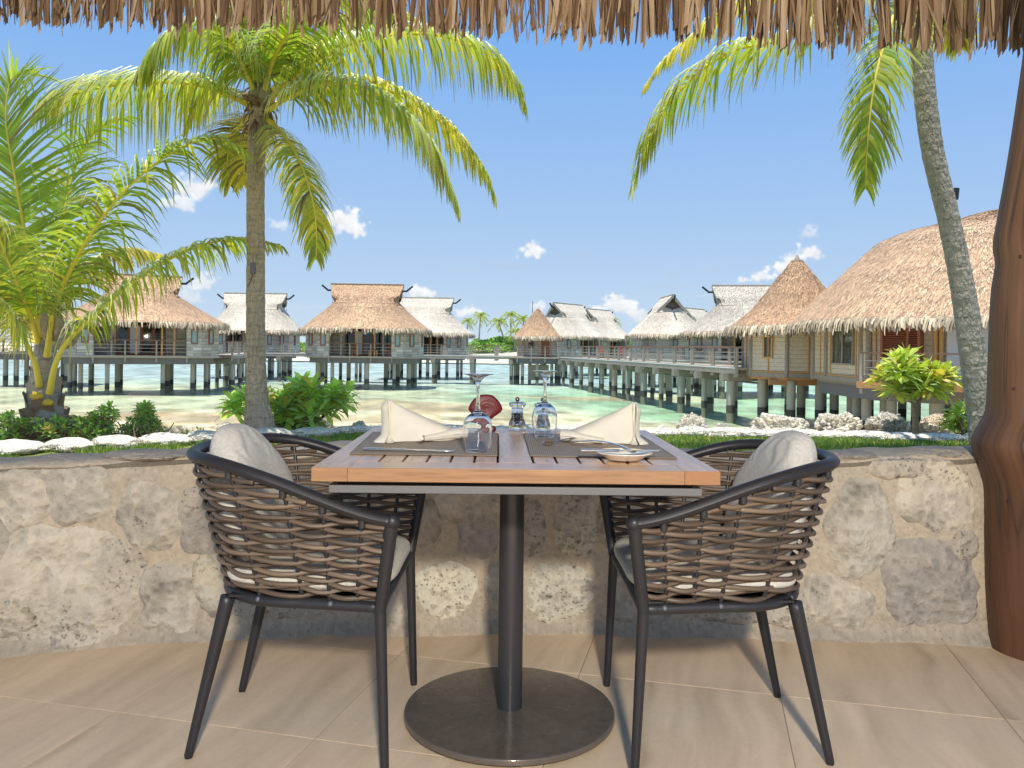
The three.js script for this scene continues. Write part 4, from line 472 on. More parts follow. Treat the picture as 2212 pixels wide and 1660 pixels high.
napkin('cream cloth napkin folded to a peak at the left place', 1, on(833, 958, TOP), on(985, 950, TOP), 0.122);
napkin('cream cloth napkin folded to a peak at the right place', -1, on(1373, 962, TOP), on(1222, 955, TOP), 0.122);

// ---------------------------------------------------------------- kerb and shore rocks
{
  const t = thing('stone_kerb', 'low pale stone kerb along the far edge of the lawn', 'kerb'); const r = rng(41); let x = -5.6, k = 0;
  while (x < 6.4) { const w = 0.26 + r() * 0.28, xm = x + w / 2, z = kerbZ(xm), sl = (kerbZ(xm + 0.1) - kerbZ(xm - 0.1)) / 0.2; const lf = smooth(-1.6, -2.6, xm), g = rockGeo(w * 0.66, 0.062 + r() * 0.03, 0.13 + r() * 0.04 + 0.2 * lf, 60 + k, 0.22, 9); const o = obj('kerb_stone', g, M.coral[r() < 0.7 ? 0 : 1], t); o.position.set(xm, 0.045 + r() * 0.012, -z + 0.35 * lf); o.rotation.y = Math.atan(sl); x += w * 0.96; k++; }
}
const SHORE = -0.06;
function rock(label, px, py, w, h, z, ci, seed, d = 0.8, rough = 0.42, detail = 26) { const k = z / FOCAL, c = at(px, py + h / 2, z); const g = rockGeo(w / 2 * k * 0.95, h * k * 0.78, w / 2 * k * d, seed, rough, detail); const o = obj('shore_rock', g, M.coral[ci], scene); o.position.set(c.x, c.y + h * k * 0.20, c.z); o.rotation.y = seed; tag(o, label, 'rock', 'coral rocks along the shore'); return o; }
rock('pointed pitted coral rock on the shore right of the table', 1497, 916, 64, 48, 10.4, 1, 3, 0.8, 0.6);
rock('small brown low rock between the pointed rock and the white coral', 1561, 924, 36, 18, 10.3, 2, 4);
rock('small pale rock beside the pointed coral rock', 1432, 928, 44, 18, 10.3, 0, 5);
rock('wide knobbly white coral rock left of the small tree, nearest the conical hut', 1687, 918, 124, 40, 10.7, 0, 6, 0.6, 0.55, 34);
rock('grey and cream flat topped coral rock behind the right armchair cushion', 1811, 914, 128, 48, 10.9, 1, 7, 0.6, 0.5, 34);
rock('dark grey mottled rock just left of the small tree trunk', 1915, 914, 100, 48, 10.9, 2, 8, 0.7, 0.45, 30);
rock('rounded pinkish coral rock just right of the small tree trunk', 2026, 917, 84, 42, 10.6, 3, 9, 0.7, 0.35, 30);
rock('orange and white rock right of the tall palm, under the shrub', 697, 929, 60, 42, 10.2, 3, 10, 0.7, 0.45);
rock('orange and white rock by the left back corner of the table', 775, 930, 62, 40, 10.3, 0, 11, 0.7, 0.45);
rock('brown pitted rock left of the tall palm trunk', 488, 927, 84, 26, 10.0, 2, 12);
rock('grey jagged rock between the low shrubs and the left armchair', 385, 941, 76, 42, 9.6, 1, 13, 0.7, 0.6);
rock('low orange rock showing over the back edge of the table', 985, 920, 80, 14, 11.2, 3, 14);
rock('white rock peeping over the back of the left napkin', 890, 914, 40, 16, 11.0, 0, 15);

// ---------------------------------------------------------------- palms
function frondGeo(pts, o) {
  const c = new THREE.CatmullRomCurve3(pts, false, 'centripetal'), r = rng(o.seed), n = o.n || 125, pos = [], col = [], idx = []; const L = o.len || 0.62, up = V(0, 1, 0);
  for (let i = 0; i < n; i++) for (const s of [-1, 1]) {
    const t = lerp(o.start ?? 0.14, 0.995, (i + r() * 0.7) / n), p = c.getPointAt(Math.min(1, t)), T = c.getTangentAt(Math.min(1, t)); let S = T.clone().cross(up); if (S.length() < 0.25) S.add((o.side || V(1, 0, 0)).clone().multiplyScalar(0.6)); S.normalize(); const N = S.clone().cross(T).normalize();
    const prof = lerp(0.62, 1, smooth(0.05, 0.35, t)) * lerp(1, 0.34, smooth(0.62, 1, t)), len = L * prof * (0.82 + 0.32 * r()); if (r() < 0.03) continue;
    const fwd = lerp(0.35, 1.15, t * t) + (r() - 0.5) * 0.25; let dir = S.clone().multiplyScalar(s * (0.9 + (r() - 0.5) * 0.2)).addScaledVector(T, fwd).addScaledVector(N, (o.lift ?? 0.25) + (r() - 0.5) * 0.25).normalize();
    const seg = 4, w0 = (o.w || 0.030) * (0.8 + 0.4 * r()); const dr = 1.35 * (o.droop ?? 0.5) * (0.75 + 0.5 * r()), fold = r() < (o.tatter ?? 0.08) ? 1.6 : 0; let q = p.clone(); const base = pos.length / 3;
    const yel = clamp((o.yellow ?? 0.3) * 1.9 * r() + (r() < 0.08 ? 0.5 : 0)), dry = r() < (o.dry ?? 0.06), k = 0.75 + 0.5 * r();
    for (let j = 0; j <= seg; j++) { const u = j / seg; const wv = T.clone().addScaledVector(dir, -T.dot(dir)); if (wv.length() < 0.05) wv.copy(N); wv.normalize(); const w = w0 * (j === seg ? 0.06 : lerp(0.7, 1, Math.sin(Math.PI * Math.min(1, u + 0.25))) * (1 - 0.45 * u)); pos.push(q.x - wv.x * w / 2, q.y - wv.y * w / 2, q.z - wv.z * w / 2, q.x + wv.x * w / 2, q.y + wv.y * w / 2, q.z + wv.z * w / 2);
      let a = [lerp(0.31, 0.82, yel), lerp(0.47, 0.72, yel), lerp(0.03, 0.07, yel)]; const tip = smooth(0.8, 1.0, u + (r() - 0.5) * 0.1) * (o.tip ?? 0.5); a = a.map((v, m) => lerp(v, [0.27, 0.18, 0.07][m], dry ? 0.8 : tip) * k); col.push(...a, ...a);
      if (j < seg) { q = q.clone().addScaledVector(dir, len / seg); dir = dir.clone().add(V((r() - 0.5) * 0.06, -dr - fold, (r() - 0.5) * 0.06)).normalize(); } }
    for (let j = 0; j < seg; j++) { const a = base + j * 2; idx.push(a, a + 1, a + 2, a + 2, a + 1, a + 3); }
  }
  return [geo(pos, idx, null, col), c];
}
function frond(palm, pts, o) {
  const [g, c] = frondGeo(pts, o), f = obj('frond', g, M.frond, palm); if (o.label) f.userData.label = o.label;
  obj('midrib', tube(c, t => lerp(o.r0 ?? 0.036, 0.004, Math.pow(t, 0.6)), o.rs || 34, 7), o.green ? M.rachisGreen : M.rachis, f); return f;
}
const px = (z, list) => list.map(([x, y, dz = 0]) => at(x, y, z + dz));
{ // tall palm left of the table
  const t = thing('coconut_palm', 'tall coconut palm with straight ringed trunk behind the left armchair', 'palm tree'); const Z = 8.9;
  const W = [[0, 0.20], [0.05, 0.172], [0.13, 0.122], [0.25, 0.103], [0.5, 0.099], [0.8, 0.094], [0.94, 0.098], [1, 0.11]]; const rad = (k, a) => { let i = 0; while (i < W.length - 2 && k > W[i + 1][0]) i++; const r = lerp(W[i][1], W[i + 1][1], clamp((k - W[i][0]) / (W[i + 1][0] - W[i][0]))); return r * (1 + 0.012 * Math.sin(k * 200) + 0.04 * n3(Math.cos(a) * 1.5, k * 30, Math.sin(a) * 1.5)); };
  const p0 = at(562, 958, Z); p0.y = -0.08; obj('trunk', tube([p0, ...px(Z, [[560, 920], [554, 850], [552, 700], [552, 560], [552, 400], [557, 262], [562, 222]])], rad, 160, 28), M.bark, t);
  const cr = at(562, 225, Z); obj('crown_fibre', rockGeo(0.15, 0.22, 0.15, 4, 0.8, 10), M.husk, t).position.copy(cr.clone().add(V(0, 0.02, 0)));
  { const r = rng(19), g = []; for (let i = 0; i < 60; i++) { const a = r() * 6.28, y = -0.28 + r() * 0.5, q = cr.clone().add(V(Math.cos(a) * 0.10, y, Math.sin(a) * 0.10)); g.push(tube([q, q.clone().add(V(Math.cos(a) * 0.06, -0.04 - r() * 0.05, Math.sin(a) * 0.06)), q.clone().add(V(Math.cos(a) * (0.06 + r() * 0.07), -0.12 - r() * 0.12, Math.sin(a) * 0.08))], k => lerp(0.012, 0.003, k), 6, 5)); } stuff(obj('husk_fibres', g, M.husk, t)); }
  for (const [dx, dy] of [[18, -42], [-16, -18], [8, -20]]) obj('flower_sheath', tube(px(Z, [[562 + dx * 0.4, 225, -0.1], [562 + dx, 210 + dy, -0.16], [562 + dx * 1.7, 195 + dy, -0.16]]), k => 0.045 * Math.sin(Math.PI * clamp(0.15 + k * 0.85)), 14, 10), M.huskPale, t);
  const F = [
    [[[556, 238], [505, 212, -0.2], [440, 186, -0.35], [350, 178, -0.4], [240, 186, -0.3], [140, 212, -0.2], [95, 240, -0.1]], { len: 0.98, droop: 0.75, yellow: 0.35 }],
    [[[558, 228], [535, 165, -0.3], [500, 95, -0.6], [455, 55, -0.9], [395, 60, -1.1], [340, 105, -1.2], [305, 160, -1.2]], { len: 0.7, droop: 0.85, yellow: 0.3, tatter: 0.2 }],
    [[[566, 225], [575, 140, 0.1], [592, 60, 0.2], [625, -10, 0.3], [690, -60, 0.3], [760, -80, 0.2]], { len: 0.7, yellow: 0.2, droop: 0.6 }],
    [[[572, 230], [628, 170, -0.2], [720, 110, -0.3], [830, 78, -0.3], [950, 78, -0.2], [1050, 115, -0.1], [1105, 170, 0], [1128, 215, 0]], { len: 0.86, droop: 0.8, yellow: 0.4 }],
    [[[572, 240], [630, 205, 0.2], [720, 182, 0.3], [820, 190, 0.4], [920, 240, 0.4], [1000, 310, 0.4], [1045, 370, 0.4], [1062, 410, 0.4]], { len: 0.78, droop: 0.65, yellow: 0.6, start: 0.2 }],
    [[[570, 245], [625, 210, -0.4], [705, 180, -0.6], [790, 190, -0.8], [870, 245, -0.9], [930, 320, -0.9], [965, 390, -0.9], [985, 440, -0.9]], { len: 0.82, droop: 0.75, yellow: 0.35, dry: 0.12 }],
    [[[570, 252], [606, 285, -0.3], [640, 335, -0.55], [664, 395, -0.7], [678, 450, -0.75], [684, 510, -0.75], [682, 560, -0.72]], { len: 0.52, droop: 0.35, yellow: 0.55, side: V(1, 0, 0), lift: 0.0, tip: 0.7 }],
    [[[552, 248], [525, 262, 0.5], [500, 300, 0.8], [490, 350, 0.95], [496, 400, 1.0]], { len: 0.6, droop: 0.3, yellow: 0.9, dry: 0.2 }],
    [[[552, 235], [515, 205, 0.5], [465, 190, 0.8], [425, 220, 1.0], [405, 270, 1.0]], { len: 0.62, droop: 0.6, yellow: 0.7, dry: 0.15 }],
    [[[570, 228], [625, 140, 0.4], [690, 75, 0.7], [770, 35, 0.8], [860, 30, 0.8], [930, 60, 0.8]], { len: 0.75, droop: 0.6, yellow: 0.25 }],
    [[[560, 222], [540, 130, 0.3], [500, 45, 0.5], [440, -20, 0.6], [370, -40, 0.6], [310, -20, 0.6]], { len: 0.75, droop: 0.7, yellow: 0.2 }],
    [[[566, 222], [590, 130, -0.5], [640, 50, -0.9], [710, -10, -1.2], [790, -20, -1.3], [850, 20, -1.3]], { len: 0.75, droop: 0.6, yellow: 0.2 }],
    [[[562, 222], [565, 130, -0.2], [560, 40, -0.4], [540, -40, -0.6], [500, -100, -0.7]], { len: 0.75, droop: 0.5, yellow: 0.25 }],
    [[[560, 250], [548, 290, 0.3], [530, 340, 0.5], [525, 400, 0.55]], { len: 0.5, droop: 0.25, yellow: 1.0, dry: 0.3, n: 40 }],
  ]; F.forEach(([p, o], i) => frond(t, px(Z, p), { seed: 100 + i, ...o }));
}
{ // young palm on the left
  const t = thing('coconut_palm', 'young coconut palm with swollen husky trunk at the left edge', 'palm tree'); const Z = 8.9;
  const b = at(98, 950, Z); b.y = -0.1; obj('trunk', tube([b, ...px(Z, [[98, 925], [97, 890], [95, 850], [95, 810], [95, 770], [96, 730]])], (k, a) => (k < 0.2 ? lerp(0.24, 0.20, k / 0.2) : k < 0.5 ? lerp(0.20, 0.165, (k - 0.2) / 0.3) : lerp(0.165, 0.085, (k - 0.5) / 0.5)) * (1 + 0.05 * n3(Math.cos(a) * 2, k * 14, Math.sin(a) * 2)), 60, 24), M.barkGrey, t);
  const r = rng(3); for (let i = 0; i < 16; i++) { const lv = Math.floor(i / 4), y = 915 - lv * 34 - (i % 2) * 14, w = 0.205 - 0.026 * lv, a = (i % 4) * 1.5708 + lv * 0.8 + 0.4; const c = at(96, y, Z); obj('leaf_base', sheet(10, 6, (u, v) => { const th = a + (u - 0.5) * 1.7 * (1 - 0.45 * v), rr = w * (1.02 + 0.16 * v * v * (0.6 + 0.8 * Math.abs(u - 0.5) * 2)); return [c.x + Math.cos(th) * rr, c.y + (v - 0.5) * 0.23 - 0.05 * Math.abs(u - 0.5) + 0.012 * n3(u * 6, v * 5, i), c.z + Math.sin(th) * rr, u * 0.3, v * 0.3]; }), i % 3 === 1 ? M.husk : M.huskPale, t); }
  for (const [x, y, s] of [[78, 858, 0.07], [103, 872, 0.06]]) { const o = obj('yellow_scar', rockGeo(s, s * 0.8, 0.03, x, 0.3, 5), mat([0.62, 0.42, 0.04], { roughness: 0.8 }), t); o.position.copy(at(x, y, Z - 0.175)); }
  obj('root_mass', rockGeo(0.36, 0.22, 0.3, 17, 0.5, 16), M.husk, t).position.set(at(105, 940, Z).x, 0.03, -Z);
  for (const [pp, s] of [[[[118, 735], [128, 700, -0.1], [124, 672, -0.12], [140, 668, -0.12]], 0.05], [[[122, 748, -0.1], [150, 735, -0.14], [163, 710, -0.14], [168, 690, -0.14]], 0.07], [[[100, 735], [96, 690, -0.1], [92, 660, -0.1]], 0.05]]) obj('dry_sheath', tube(px(Z - 0.1, pp), k => s * Math.sin(Math.PI * clamp(0.2 + 0.75 * k)), 12, 10), M.huskPale, t);
  const F = [
    [[[88, 760], [78, 660, -0.1], [54, 510, -0.3], [30, 370, -0.5], [12, 250, -0.6], [30, 165, -0.6], [75, 160, -0.6]], { len: 1.05, droop: 0.08, lift: 0.1, yellow: 0.1, side: V(1, 0, 0.2), n: 105 }],
    [[[100, 770, -0.1], [118, 665, -0.3], [172, 545, -0.5], [240, 445, -0.6], [320, 365, -0.6], [400, 314, -0.6], [470, 300, -0.6], [520, 322, -0.6]], { len: 0.8, droop: 0.34, yellow: 0.2, n: 105 }],
    [[[98, 740, 0.1], [116, 620, 0.3], [132, 500, 0.5], [160, 370, 0.6], [205, 285, 0.6], [265, 255, 0.6]], { len: 0.85, droop: 0.25, yellow: 0.05, side: V(1, 0, 0) }],
    [[[106, 850, -0.25], [118, 790, -0.35], [140, 745, -0.4], [190, 694, -0.4], [265, 627, -0.3], [335, 578, -0.2], [420, 536, -0.1], [500, 518, 0], [560, 522, 0.1], [600, 530, 0.1]], { len: 0.66, droop: 0.5, yellow: 0.35, start: 0.22, n: 105 }],
    [[[84, 835, -0.2], [76, 790, -0.3], [52, 735, -0.4], [0, 648, -0.5], [-70, 570, -0.5], [-150, 540, -0.4]], { len: 0.6, droop: 0.6, yellow: 0.5, start: 0.3 }],
    [[[86, 755], [68, 690, -0.3], [48, 640, -0.5], [18, 566, -0.7], [-20, 480, -0.9], [-80, 430, -1]], { len: 0.7, droop: 0.5, yellow: 0.3, start: 0.25 }],
    [[[104, 765], [122, 680, 0], [160, 600, 0.1], [210, 560, 0.3], [280, 540, 0.5], [340, 550, 0.6]], { len: 0.6, droop: 0.6, yellow: 0.8, dry: 0.25, start: 0.25, label: 'yellowing drooping frond' }],
    [[[88, 745, 0.2], [50, 620, 0.5], [0, 520, 0.8], [-60, 440, 1.0]], { len: 0.75, droop: 0.5, yellow: 0.15 }],
    [[[90, 770], [60, 700, 0.4], [20, 660, 0.7], [-40, 650, 0.9]], { len: 0.6, droop: 0.6, yellow: 0.7, dry: 0.3 }],
  ]; F.forEach(([p, o], i) => frond(t, px(Z, p), { seed: 200 + i, r0: 0.040, w: 0.033, ...o, n: 92 }));
}
{ // leaning palm on the right
  const t = thing('coconut_palm', 'leaning grey coconut palm trunk on the right, crown above the thatch', 'palm tree'); const Z = 8.2;
  const b = at(2126, 960, Z); obj('trunk', tube([b, ...px(Z, [[2122, 900], [2112, 830], [2098, 740], [2076, 600], [2047, 460], [2016, 330], [2000, 215], [1991, 110], [1986, 10], [1982, -70]])], (k, a) => lerp(0.135, 0.104, smooth(0, 0.5, k)) * (1 + 0.012 * Math.sin(k * 230) + 0.04 * n3(Math.cos(a) * 1.5, k * 30, Math.sin(a) * 1.5)), 150, 26), M.barkGrey, t);
  const cr = at(1982, -80, Z); obj('crown_fibre', rockGeo(0.14, 0.2, 0.14, 9, 0.8, 8), M.husk, t).position.copy(cr);
  const F = [
    [[[1978, -80], [1900, -40, -0.3], [1800, 20, -0.5], [1690, 85, -0.6], [1580, 112, -0.6], [1498, 168, -0.5], [1430, 248, -0.4], [1392, 325, -0.3], [1372, 390, -0.3]], { len: 0.75, droop: 0.5, yellow: 0.35, tatter: 0.15 }],
    [[[1978, -75], [1945, 0, -0.4], [1912, 90, -0.7], [1888, 190, -0.8], [1876, 290, -0.8], [1872, 350, -0.75], [1870, 410, -0.7]], { len: 0.6, droop: 0.28, yellow: 0.3, side: V(1, 0, 0), lift: 0 }],
    [[[1978, -85], [1850, -60, 0.5], [1700, -20, 0.9], [1560, 25, 1.0], [1495, 80, 1.0], [1440, 125, 1.0], [1395, 185, 1.0]], { len: 0.55, droop: 0.6, yellow: 0.9, label: 'yellow frond hanging behind' }],
    [[[1986, -80], [2030, -20, 0.4], [2060, 40, 0.6], [2072, 100, 0.7]], { len: 0.6, droop: 0.4, yellow: 0.9, side: V(1, 0, 0) }],
    [[[1984, -85], [1920, -100, 0.5], [1840, -60, 0.8], [1770, 10, 0.9], [1740, 90, 0.9]], { len: 0.7, droop: 0.5, yellow: 0.4 }],
  ]; F.forEach(([p, o], i) => frond(t, px(Z, p), { seed: 300 + i, ...o }));
  const s = thing('trunk_spotlight', 'small black spotlight strapped to the leaning right palm trunk', 'spotlight', at(2064, 428, Z - 0.02).toArray()); obj('lamp_body', merge([rbox(0.05, 0.12, 0.06, 0.008, 0.0, 0.04, 0, 0, 0, -0.1), box(0.06, 0.02, 0.03, -0.03, -0.03, 0)]), M.darkSteel, s); obj('cable_loop', place(new THREE.TorusGeometry(0.045, 0.007, 8, 28), 0.028, -0.28, 0, 0.4), M.darkSteel, s); obj('bracket', box(0.02, 0.2, 0.012, -0.015, -0.13, 0), M.darkSteel, s);
}
{ const s = thing('trunk_spotlight', 'small grey spotlight fixed to the tall left palm trunk', 'spotlight', at(546, 580, 8.79).toArray()); obj('lamp_body', merge([place(new THREE.CylinderGeometry(0.028, 0.028, 0.12, 16), 0, 0.0, 0.0), box(0.03, 0.03, 0.05, 0, -0.02, -0.03)]), M.metalGrey, s); obj('wire', tube([V(0, -0.06, 0), V(-0.03, -0.16, 0.01), V(-0.06, -0.2, 0)], 0.004, 8, 5), M.darkSteel, s); }

// ---------------------------------------------------------------- shrubs
function leafGeo(pos, col, idx, p, dir, up, len, w, c) { const sd = dir.clone().cross(up).normalize(), n = 3, base = pos.length / 3; const ws = [0.22, 0.75, 1, 0.12]; for (let j = 0; j <= n; j++) { const u = j / n, q = p.clone().addScaledVector(dir, len * u).addScaledVector(up, -len * 0.22 * u * u); pos.push(q.x - sd.x * w * ws[j] / 2, q.y - sd.y * w * ws[j] / 2 + w * 0.12 * ws[j], q.z - sd.z * w * ws[j] / 2, q.x, q.y, q.z, q.x + sd.x * w * ws[j] / 2, q.y + sd.y * w * ws[j] / 2 + w * 0.12 * ws[j], q.z + sd.z * w * ws[j] / 2); col.push(...c, ...c.map(v => v * 1.15), ...c); } for (let j = 0; j < n; j++) for (const k of [0, 1]) { const a = base + j * 3 + k; idx.push(a, a + 3, a + 1, a + 1, a + 3, a + 4); } }
function shrub(label, category, z, root, heads, o) { // heads: [px,py,dz] rosette places; root: [px,py]
  const rt = at(root[0], root[1], z); rt.y = Math.max(-0.05, Math.min(rt.y, 0.1)); const t = thing(o.name || 'shrub', label, category, rt.toArray()); const r = rng(o.seed), pos = [], col = [], idx = [], tw = [];
  for (const h of heads) { const c = at(h[0], h[1], z + (h[2] || 0)).sub(rt); if (!o.noTwig && (r() < 0.7)) { const m = c.clone().multiplyScalar(0.5).add(V((r() - 0.5) * 0.1, -0.05 * r(), (r() - 0.5) * 0.1)); tw.push(tube([V((r() - 0.5) * 0.08, 0, (r() - 0.5) * 0.05), m, c], k => lerp(o.tw || 0.011, 0.004, k), 7, 5)); }
    const n = o.leaves || 15, yel = r() < (o.yellow ?? 0.08), axis = V((r() - 0.5) * 0.8, 1, (r() - 0.5) * 0.8).normalize(); const s1 = axis.clone().cross(V(0.3, 0.2, 1)).normalize(), s2 = axis.clone().cross(s1); for (let i = 0; i < n; i++) { const a = i * 2.4 + r(), el = lerp(-0.35, 1.25, i / n); const d = s1.clone().multiplyScalar(Math.cos(a) * Math.cos(el)).addScaledVector(s2, Math.sin(a) * Math.cos(el)).addScaledVector(axis, Math.sin(el)).normalize(); const k = 0.7 + 0.6 * r(), y = yel || r() < 0.05; const cc = y ? [0.62 * k, 0.5 * k, 0.06 * k] : [(o.c?.[0] ?? 0.14) * k, (o.c?.[1] ?? 0.26) * k, (o.c?.[2] ?? 0.045) * k]; leafGeo(pos, col, idx, c.clone().addScaledVector(d, 0.008), d, axis, o.len * (0.75 + 0.5 * r()), o.len * 0.36, cc); } }
  const f = obj('foliage', geo(pos, idx, null, col), M.leaf, t); stuff(f); if (tw.length) obj('stems', tw, M.twig, t); return t;
}
function cloud(seed, list, n) { const r = rng(seed), out = []; for (const [x, y, rx, ry, k = 1] of list) for (let i = 0; i < n * k; i++) { const a = r() * 6.28, q = Math.sqrt(r()); out.push([x + Math.cos(a) * q * rx, y + Math.sin(a) * q * ry, (r() - 0.5) * 0.7]); } return out; }
shrub('broad bright green shrub with bare stems beside the tall palm trunk', 'shrub', 9.5, [620, 940], cloud(1, [[600, 870, 40, 24], [650, 885, 46, 34, 1.6], [690, 880, 26, 20, 0.7], [735, 865, 32, 22, 1], [640, 845, 40, 16, 0.8], [512, 880, 14, 16, 0.5], [530, 850, 14, 18, 0.5], [620, 910, 40, 18, 0.5]], 8), { seed: 1, len: 0.21, leaves: 17, c: [0.46, 0.68, 0.09], tw: 0.014 });
{ const t = shrub('small round-crowned tree with forked pale trunk right of centre', 'tree', 10.1, [1978, 950], cloud(2, [[1965, 805, 38, 26, 1.3], [1925, 818, 36, 20, 1], [2015, 820, 38, 26, 1.3], [1955, 785, 24, 14, 0.6], [2035, 830, 18, 20, 0.5], [1940, 838, 30, 12, 0.6], [1995, 842, 28, 12, 0.6]], 9), { name: 'small_tree', seed: 2, len: 0.23, leaves: 16, c: [0.52, 0.62, 0.06], yellow: 0.1, noTwig: true });
  const R = p => at(p[0], p[1], 10.1).sub(t.position), bark = mat([0.46, 0.36, 0.27], { map: T.bark, roughness: 0.9 }); const g = at(1979, 955, 10.1).sub(t.position); obj('trunk', merge([tube([g, R([1978, 915]), R([1977, 878])], k => lerp(0.045, 0.034, k), 14, 12)]), bark, t);
  for (const br of [[[1977, 880], [1962, 856], [1944, 838], [1925, 822]], [[1977, 880], [1990, 862], [2008, 846], [2022, 834]], [[1962, 856], [1968, 835], [1972, 812]], [[1944, 838], [1930, 832], [1905, 822]], [[2008, 846], [2004, 830], [2000, 812]]]) obj('branch', tube(br.map(R), k => lerp(0.026, 0.009, k), 12, 8), bark, t); }
shrub('low light green plant beside the foot of the timber post', 'shrub', 9.7, [2085, 940], cloud(3, [[2078, 900, 26, 20, 1], [2095, 915, 14, 16, 0.5], [2060, 915, 14, 10, 0.4]], 13), { seed: 3, len: 0.17, c: [0.46, 0.60, 0.08] });
shrub('low green shrubs at the far left under the young palm', 'shrub', 8.6, [50, 965], cloud(4, [[20, 925, 40, 26, 1.4], [70, 935, 50, 24, 1.4], [120, 920, 24, 14, 0.6], [10, 950, 30, 14, 0.6]], 26), { seed: 4, len: 0.085, c: [0.27, 0.47, 0.06], leaves: 13 });
shrub('low green shrub just right of the young palm trunk', 'shrub', 8.7, [195, 965], cloud(5, [[175, 930, 34, 22, 1.2], [215, 915, 26, 26, 1.1], [235, 890, 16, 12, 0.4], [200, 945, 44, 14, 0.9]], 28), { seed: 5, len: 0.085, c: [0.26, 0.45, 0.06], leaves: 13 });
shrub('upright green shrub between the young palm and the grey jagged rock', 'shrub', 8.9, [300, 965], cloud(6, [[305, 910, 26, 30, 1.3], [290, 930, 30, 24, 1.1], [325, 925, 20, 20, 0.7], [310, 885, 14, 10, 0.4]], 24), { seed: 6, len: 0.085, c: [0.27, 0.47, 0.06], leaves: 13 });
shrub('small yellow green weed beside the left armchair cushion', 'shrub', 9.0, [410, 962], cloud(7, [[410, 947, 32, 9, 1], [432, 942, 10, 10, 0.4]], 13), { seed: 7, len: 0.07, c: [0.4, 0.45, 0.06], leaves: 9 });
{ const t = thing('dry_twigs', 'tangle of bare brown twigs along the wall under the left shrubs', 'twigs', [0, 0, 0]); const r = rng(77), g = []; for (let i = 0; i < 150; i++) { const x = 10 + r() * 340, p = at(x, 968 - r() * 6, 8.4 + r() * 0.5); p.y = Math.max(p.y, -0.03); const q = p.clone().add(V((r() - 0.5) * 0.3, 0.08 + r() * 0.18, (r() - 0.5) * 0.2)); g.push(tube([p, p.clone().lerp(q, 0.5).add(V((r() - 0.5) * 0.08, 0.03, 0)), q], 0.005, 6, 4)); } stuff(obj('twigs', g, M.twig, t)); }

// ---------------------------------------------------------------- overwater bungalows
const DECK = 0.2, EAVE = 2.32;
const sg = (v, p) => Math.sign(v) * Math.pow(Math.abs(v), p);
function fringe(path, n, y0, len, seed, pale = 0) { // strips hanging from a closed outline path(s)->[x,z,nx,nz]
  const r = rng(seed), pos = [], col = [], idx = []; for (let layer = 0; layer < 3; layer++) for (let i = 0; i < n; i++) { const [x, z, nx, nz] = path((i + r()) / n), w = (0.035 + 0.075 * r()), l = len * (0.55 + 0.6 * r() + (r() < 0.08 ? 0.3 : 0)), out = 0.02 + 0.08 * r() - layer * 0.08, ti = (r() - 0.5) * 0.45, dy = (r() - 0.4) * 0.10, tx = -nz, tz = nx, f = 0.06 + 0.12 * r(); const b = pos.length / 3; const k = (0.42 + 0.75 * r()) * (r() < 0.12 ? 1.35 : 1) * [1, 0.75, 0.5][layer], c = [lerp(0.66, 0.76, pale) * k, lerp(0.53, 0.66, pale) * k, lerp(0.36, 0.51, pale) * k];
    for (let j = 0; j <= 2; j++) { const u = j / 2, yy = y0 + dy - l * u, ox = out + f * Math.sin(u * 1.8), ww = w * (1 - 0.3 * u); for (const s of [-1, 1]) { pos.push(x + nx * ox + tx * (s * ww / 2 + ti * u * l), yy + (j === 2 ? s * 0.02 : 0), z + nz * ox + tz * (s * ww / 2 + ti * u * l)); col.push(...c); } } for (let j = 0; j < 2; j++) { const a = b + j * 2; idx.push(a, a + 1, a + 2, a + 2, a + 1, a + 3); } }
  return geo(pos, idx, null, col);
}
function flakes(surf, n, seed, c0, size = 0.16) { // loose thatch ends all over a roof: surf(u,t)->Vector3
  const r = rng(seed), pos = [], col = [], idx = []; for (let i = 0; i < n; i++) { const u = r(), t = Math.pow(r(), 1.25) * 0.97, p = surf(u, t), dn = surf(u, Math.max(0, t - 0.03)).sub(p).normalize(), sd = surf((u + 0.002) % 1, t).sub(p).normalize(), nn = sd.clone().cross(dn).normalize(); if (nn.y < 0) nn.negate(); const w = 0.014 + 0.022 * r(), l = size * (0.6 + r()), sk = (r() - 0.5) * 0.8, k = 0.5 + 0.75 * r(), c = c0.map(v => v * k); const a = p.clone().addScaledVector(nn, 0.01), b = p.clone().addScaledVector(dn, l).addScaledVector(sd, sk * l).addScaledVector(nn, 0.012 + 0.03 * r()); const o = pos.length / 3; for (const [q, ww] of [[a, w], [b, w * 0.7]]) for (const s of [-1, 1]) { pos.push(q.x + sd.x * s * ww / 2, q.y + sd.y * s * ww / 2, q.z + sd.z * s * ww / 2); col.push(...c); } idx.push(o, o + 1, o + 2, o + 2, o + 1, o + 3); } return geo(pos, idx, null, col);
}
function piling(parent, x, z, r = 0.17, top = -0.3) { const g = []; const bandY = WATER + 0.30; const a = new THREE.CylinderGeometry(r, r, top - bandY, 14, 1, true); a.translate(x, (top + bandY) / 2, z); tint(a, () => [0.62, 0.61, 0.55]); const lowY = WATER - 0.06, b = new THREE.CylinderGeometry(r * 1.02, r * 1.02, bandY - lowY, 14, 1, true); b.translate(x, (bandY + lowY) / 2, z); tint(b, () => [0.14, 0.13, 0.115]); const c = new THREE.CylinderGeometry(r, r, lowY + 3.2, 14, 1, true); c.translate(x, (lowY - 3.2) / 2, z); tint(c, () => [0.42, 0.42, 0.33]); return obj('piling', [a, b, c], M.piling, parent); }
const polyShape = (P, inset = 0) => { const s = new THREE.Shape(); P.forEach(([x, z], i) => { const k = 1 - inset / Math.hypot(x, z); i ? s.lineTo(x * k, -z * k) : s.moveTo(x * k, -z * k); }); s.closePath(); return s; };
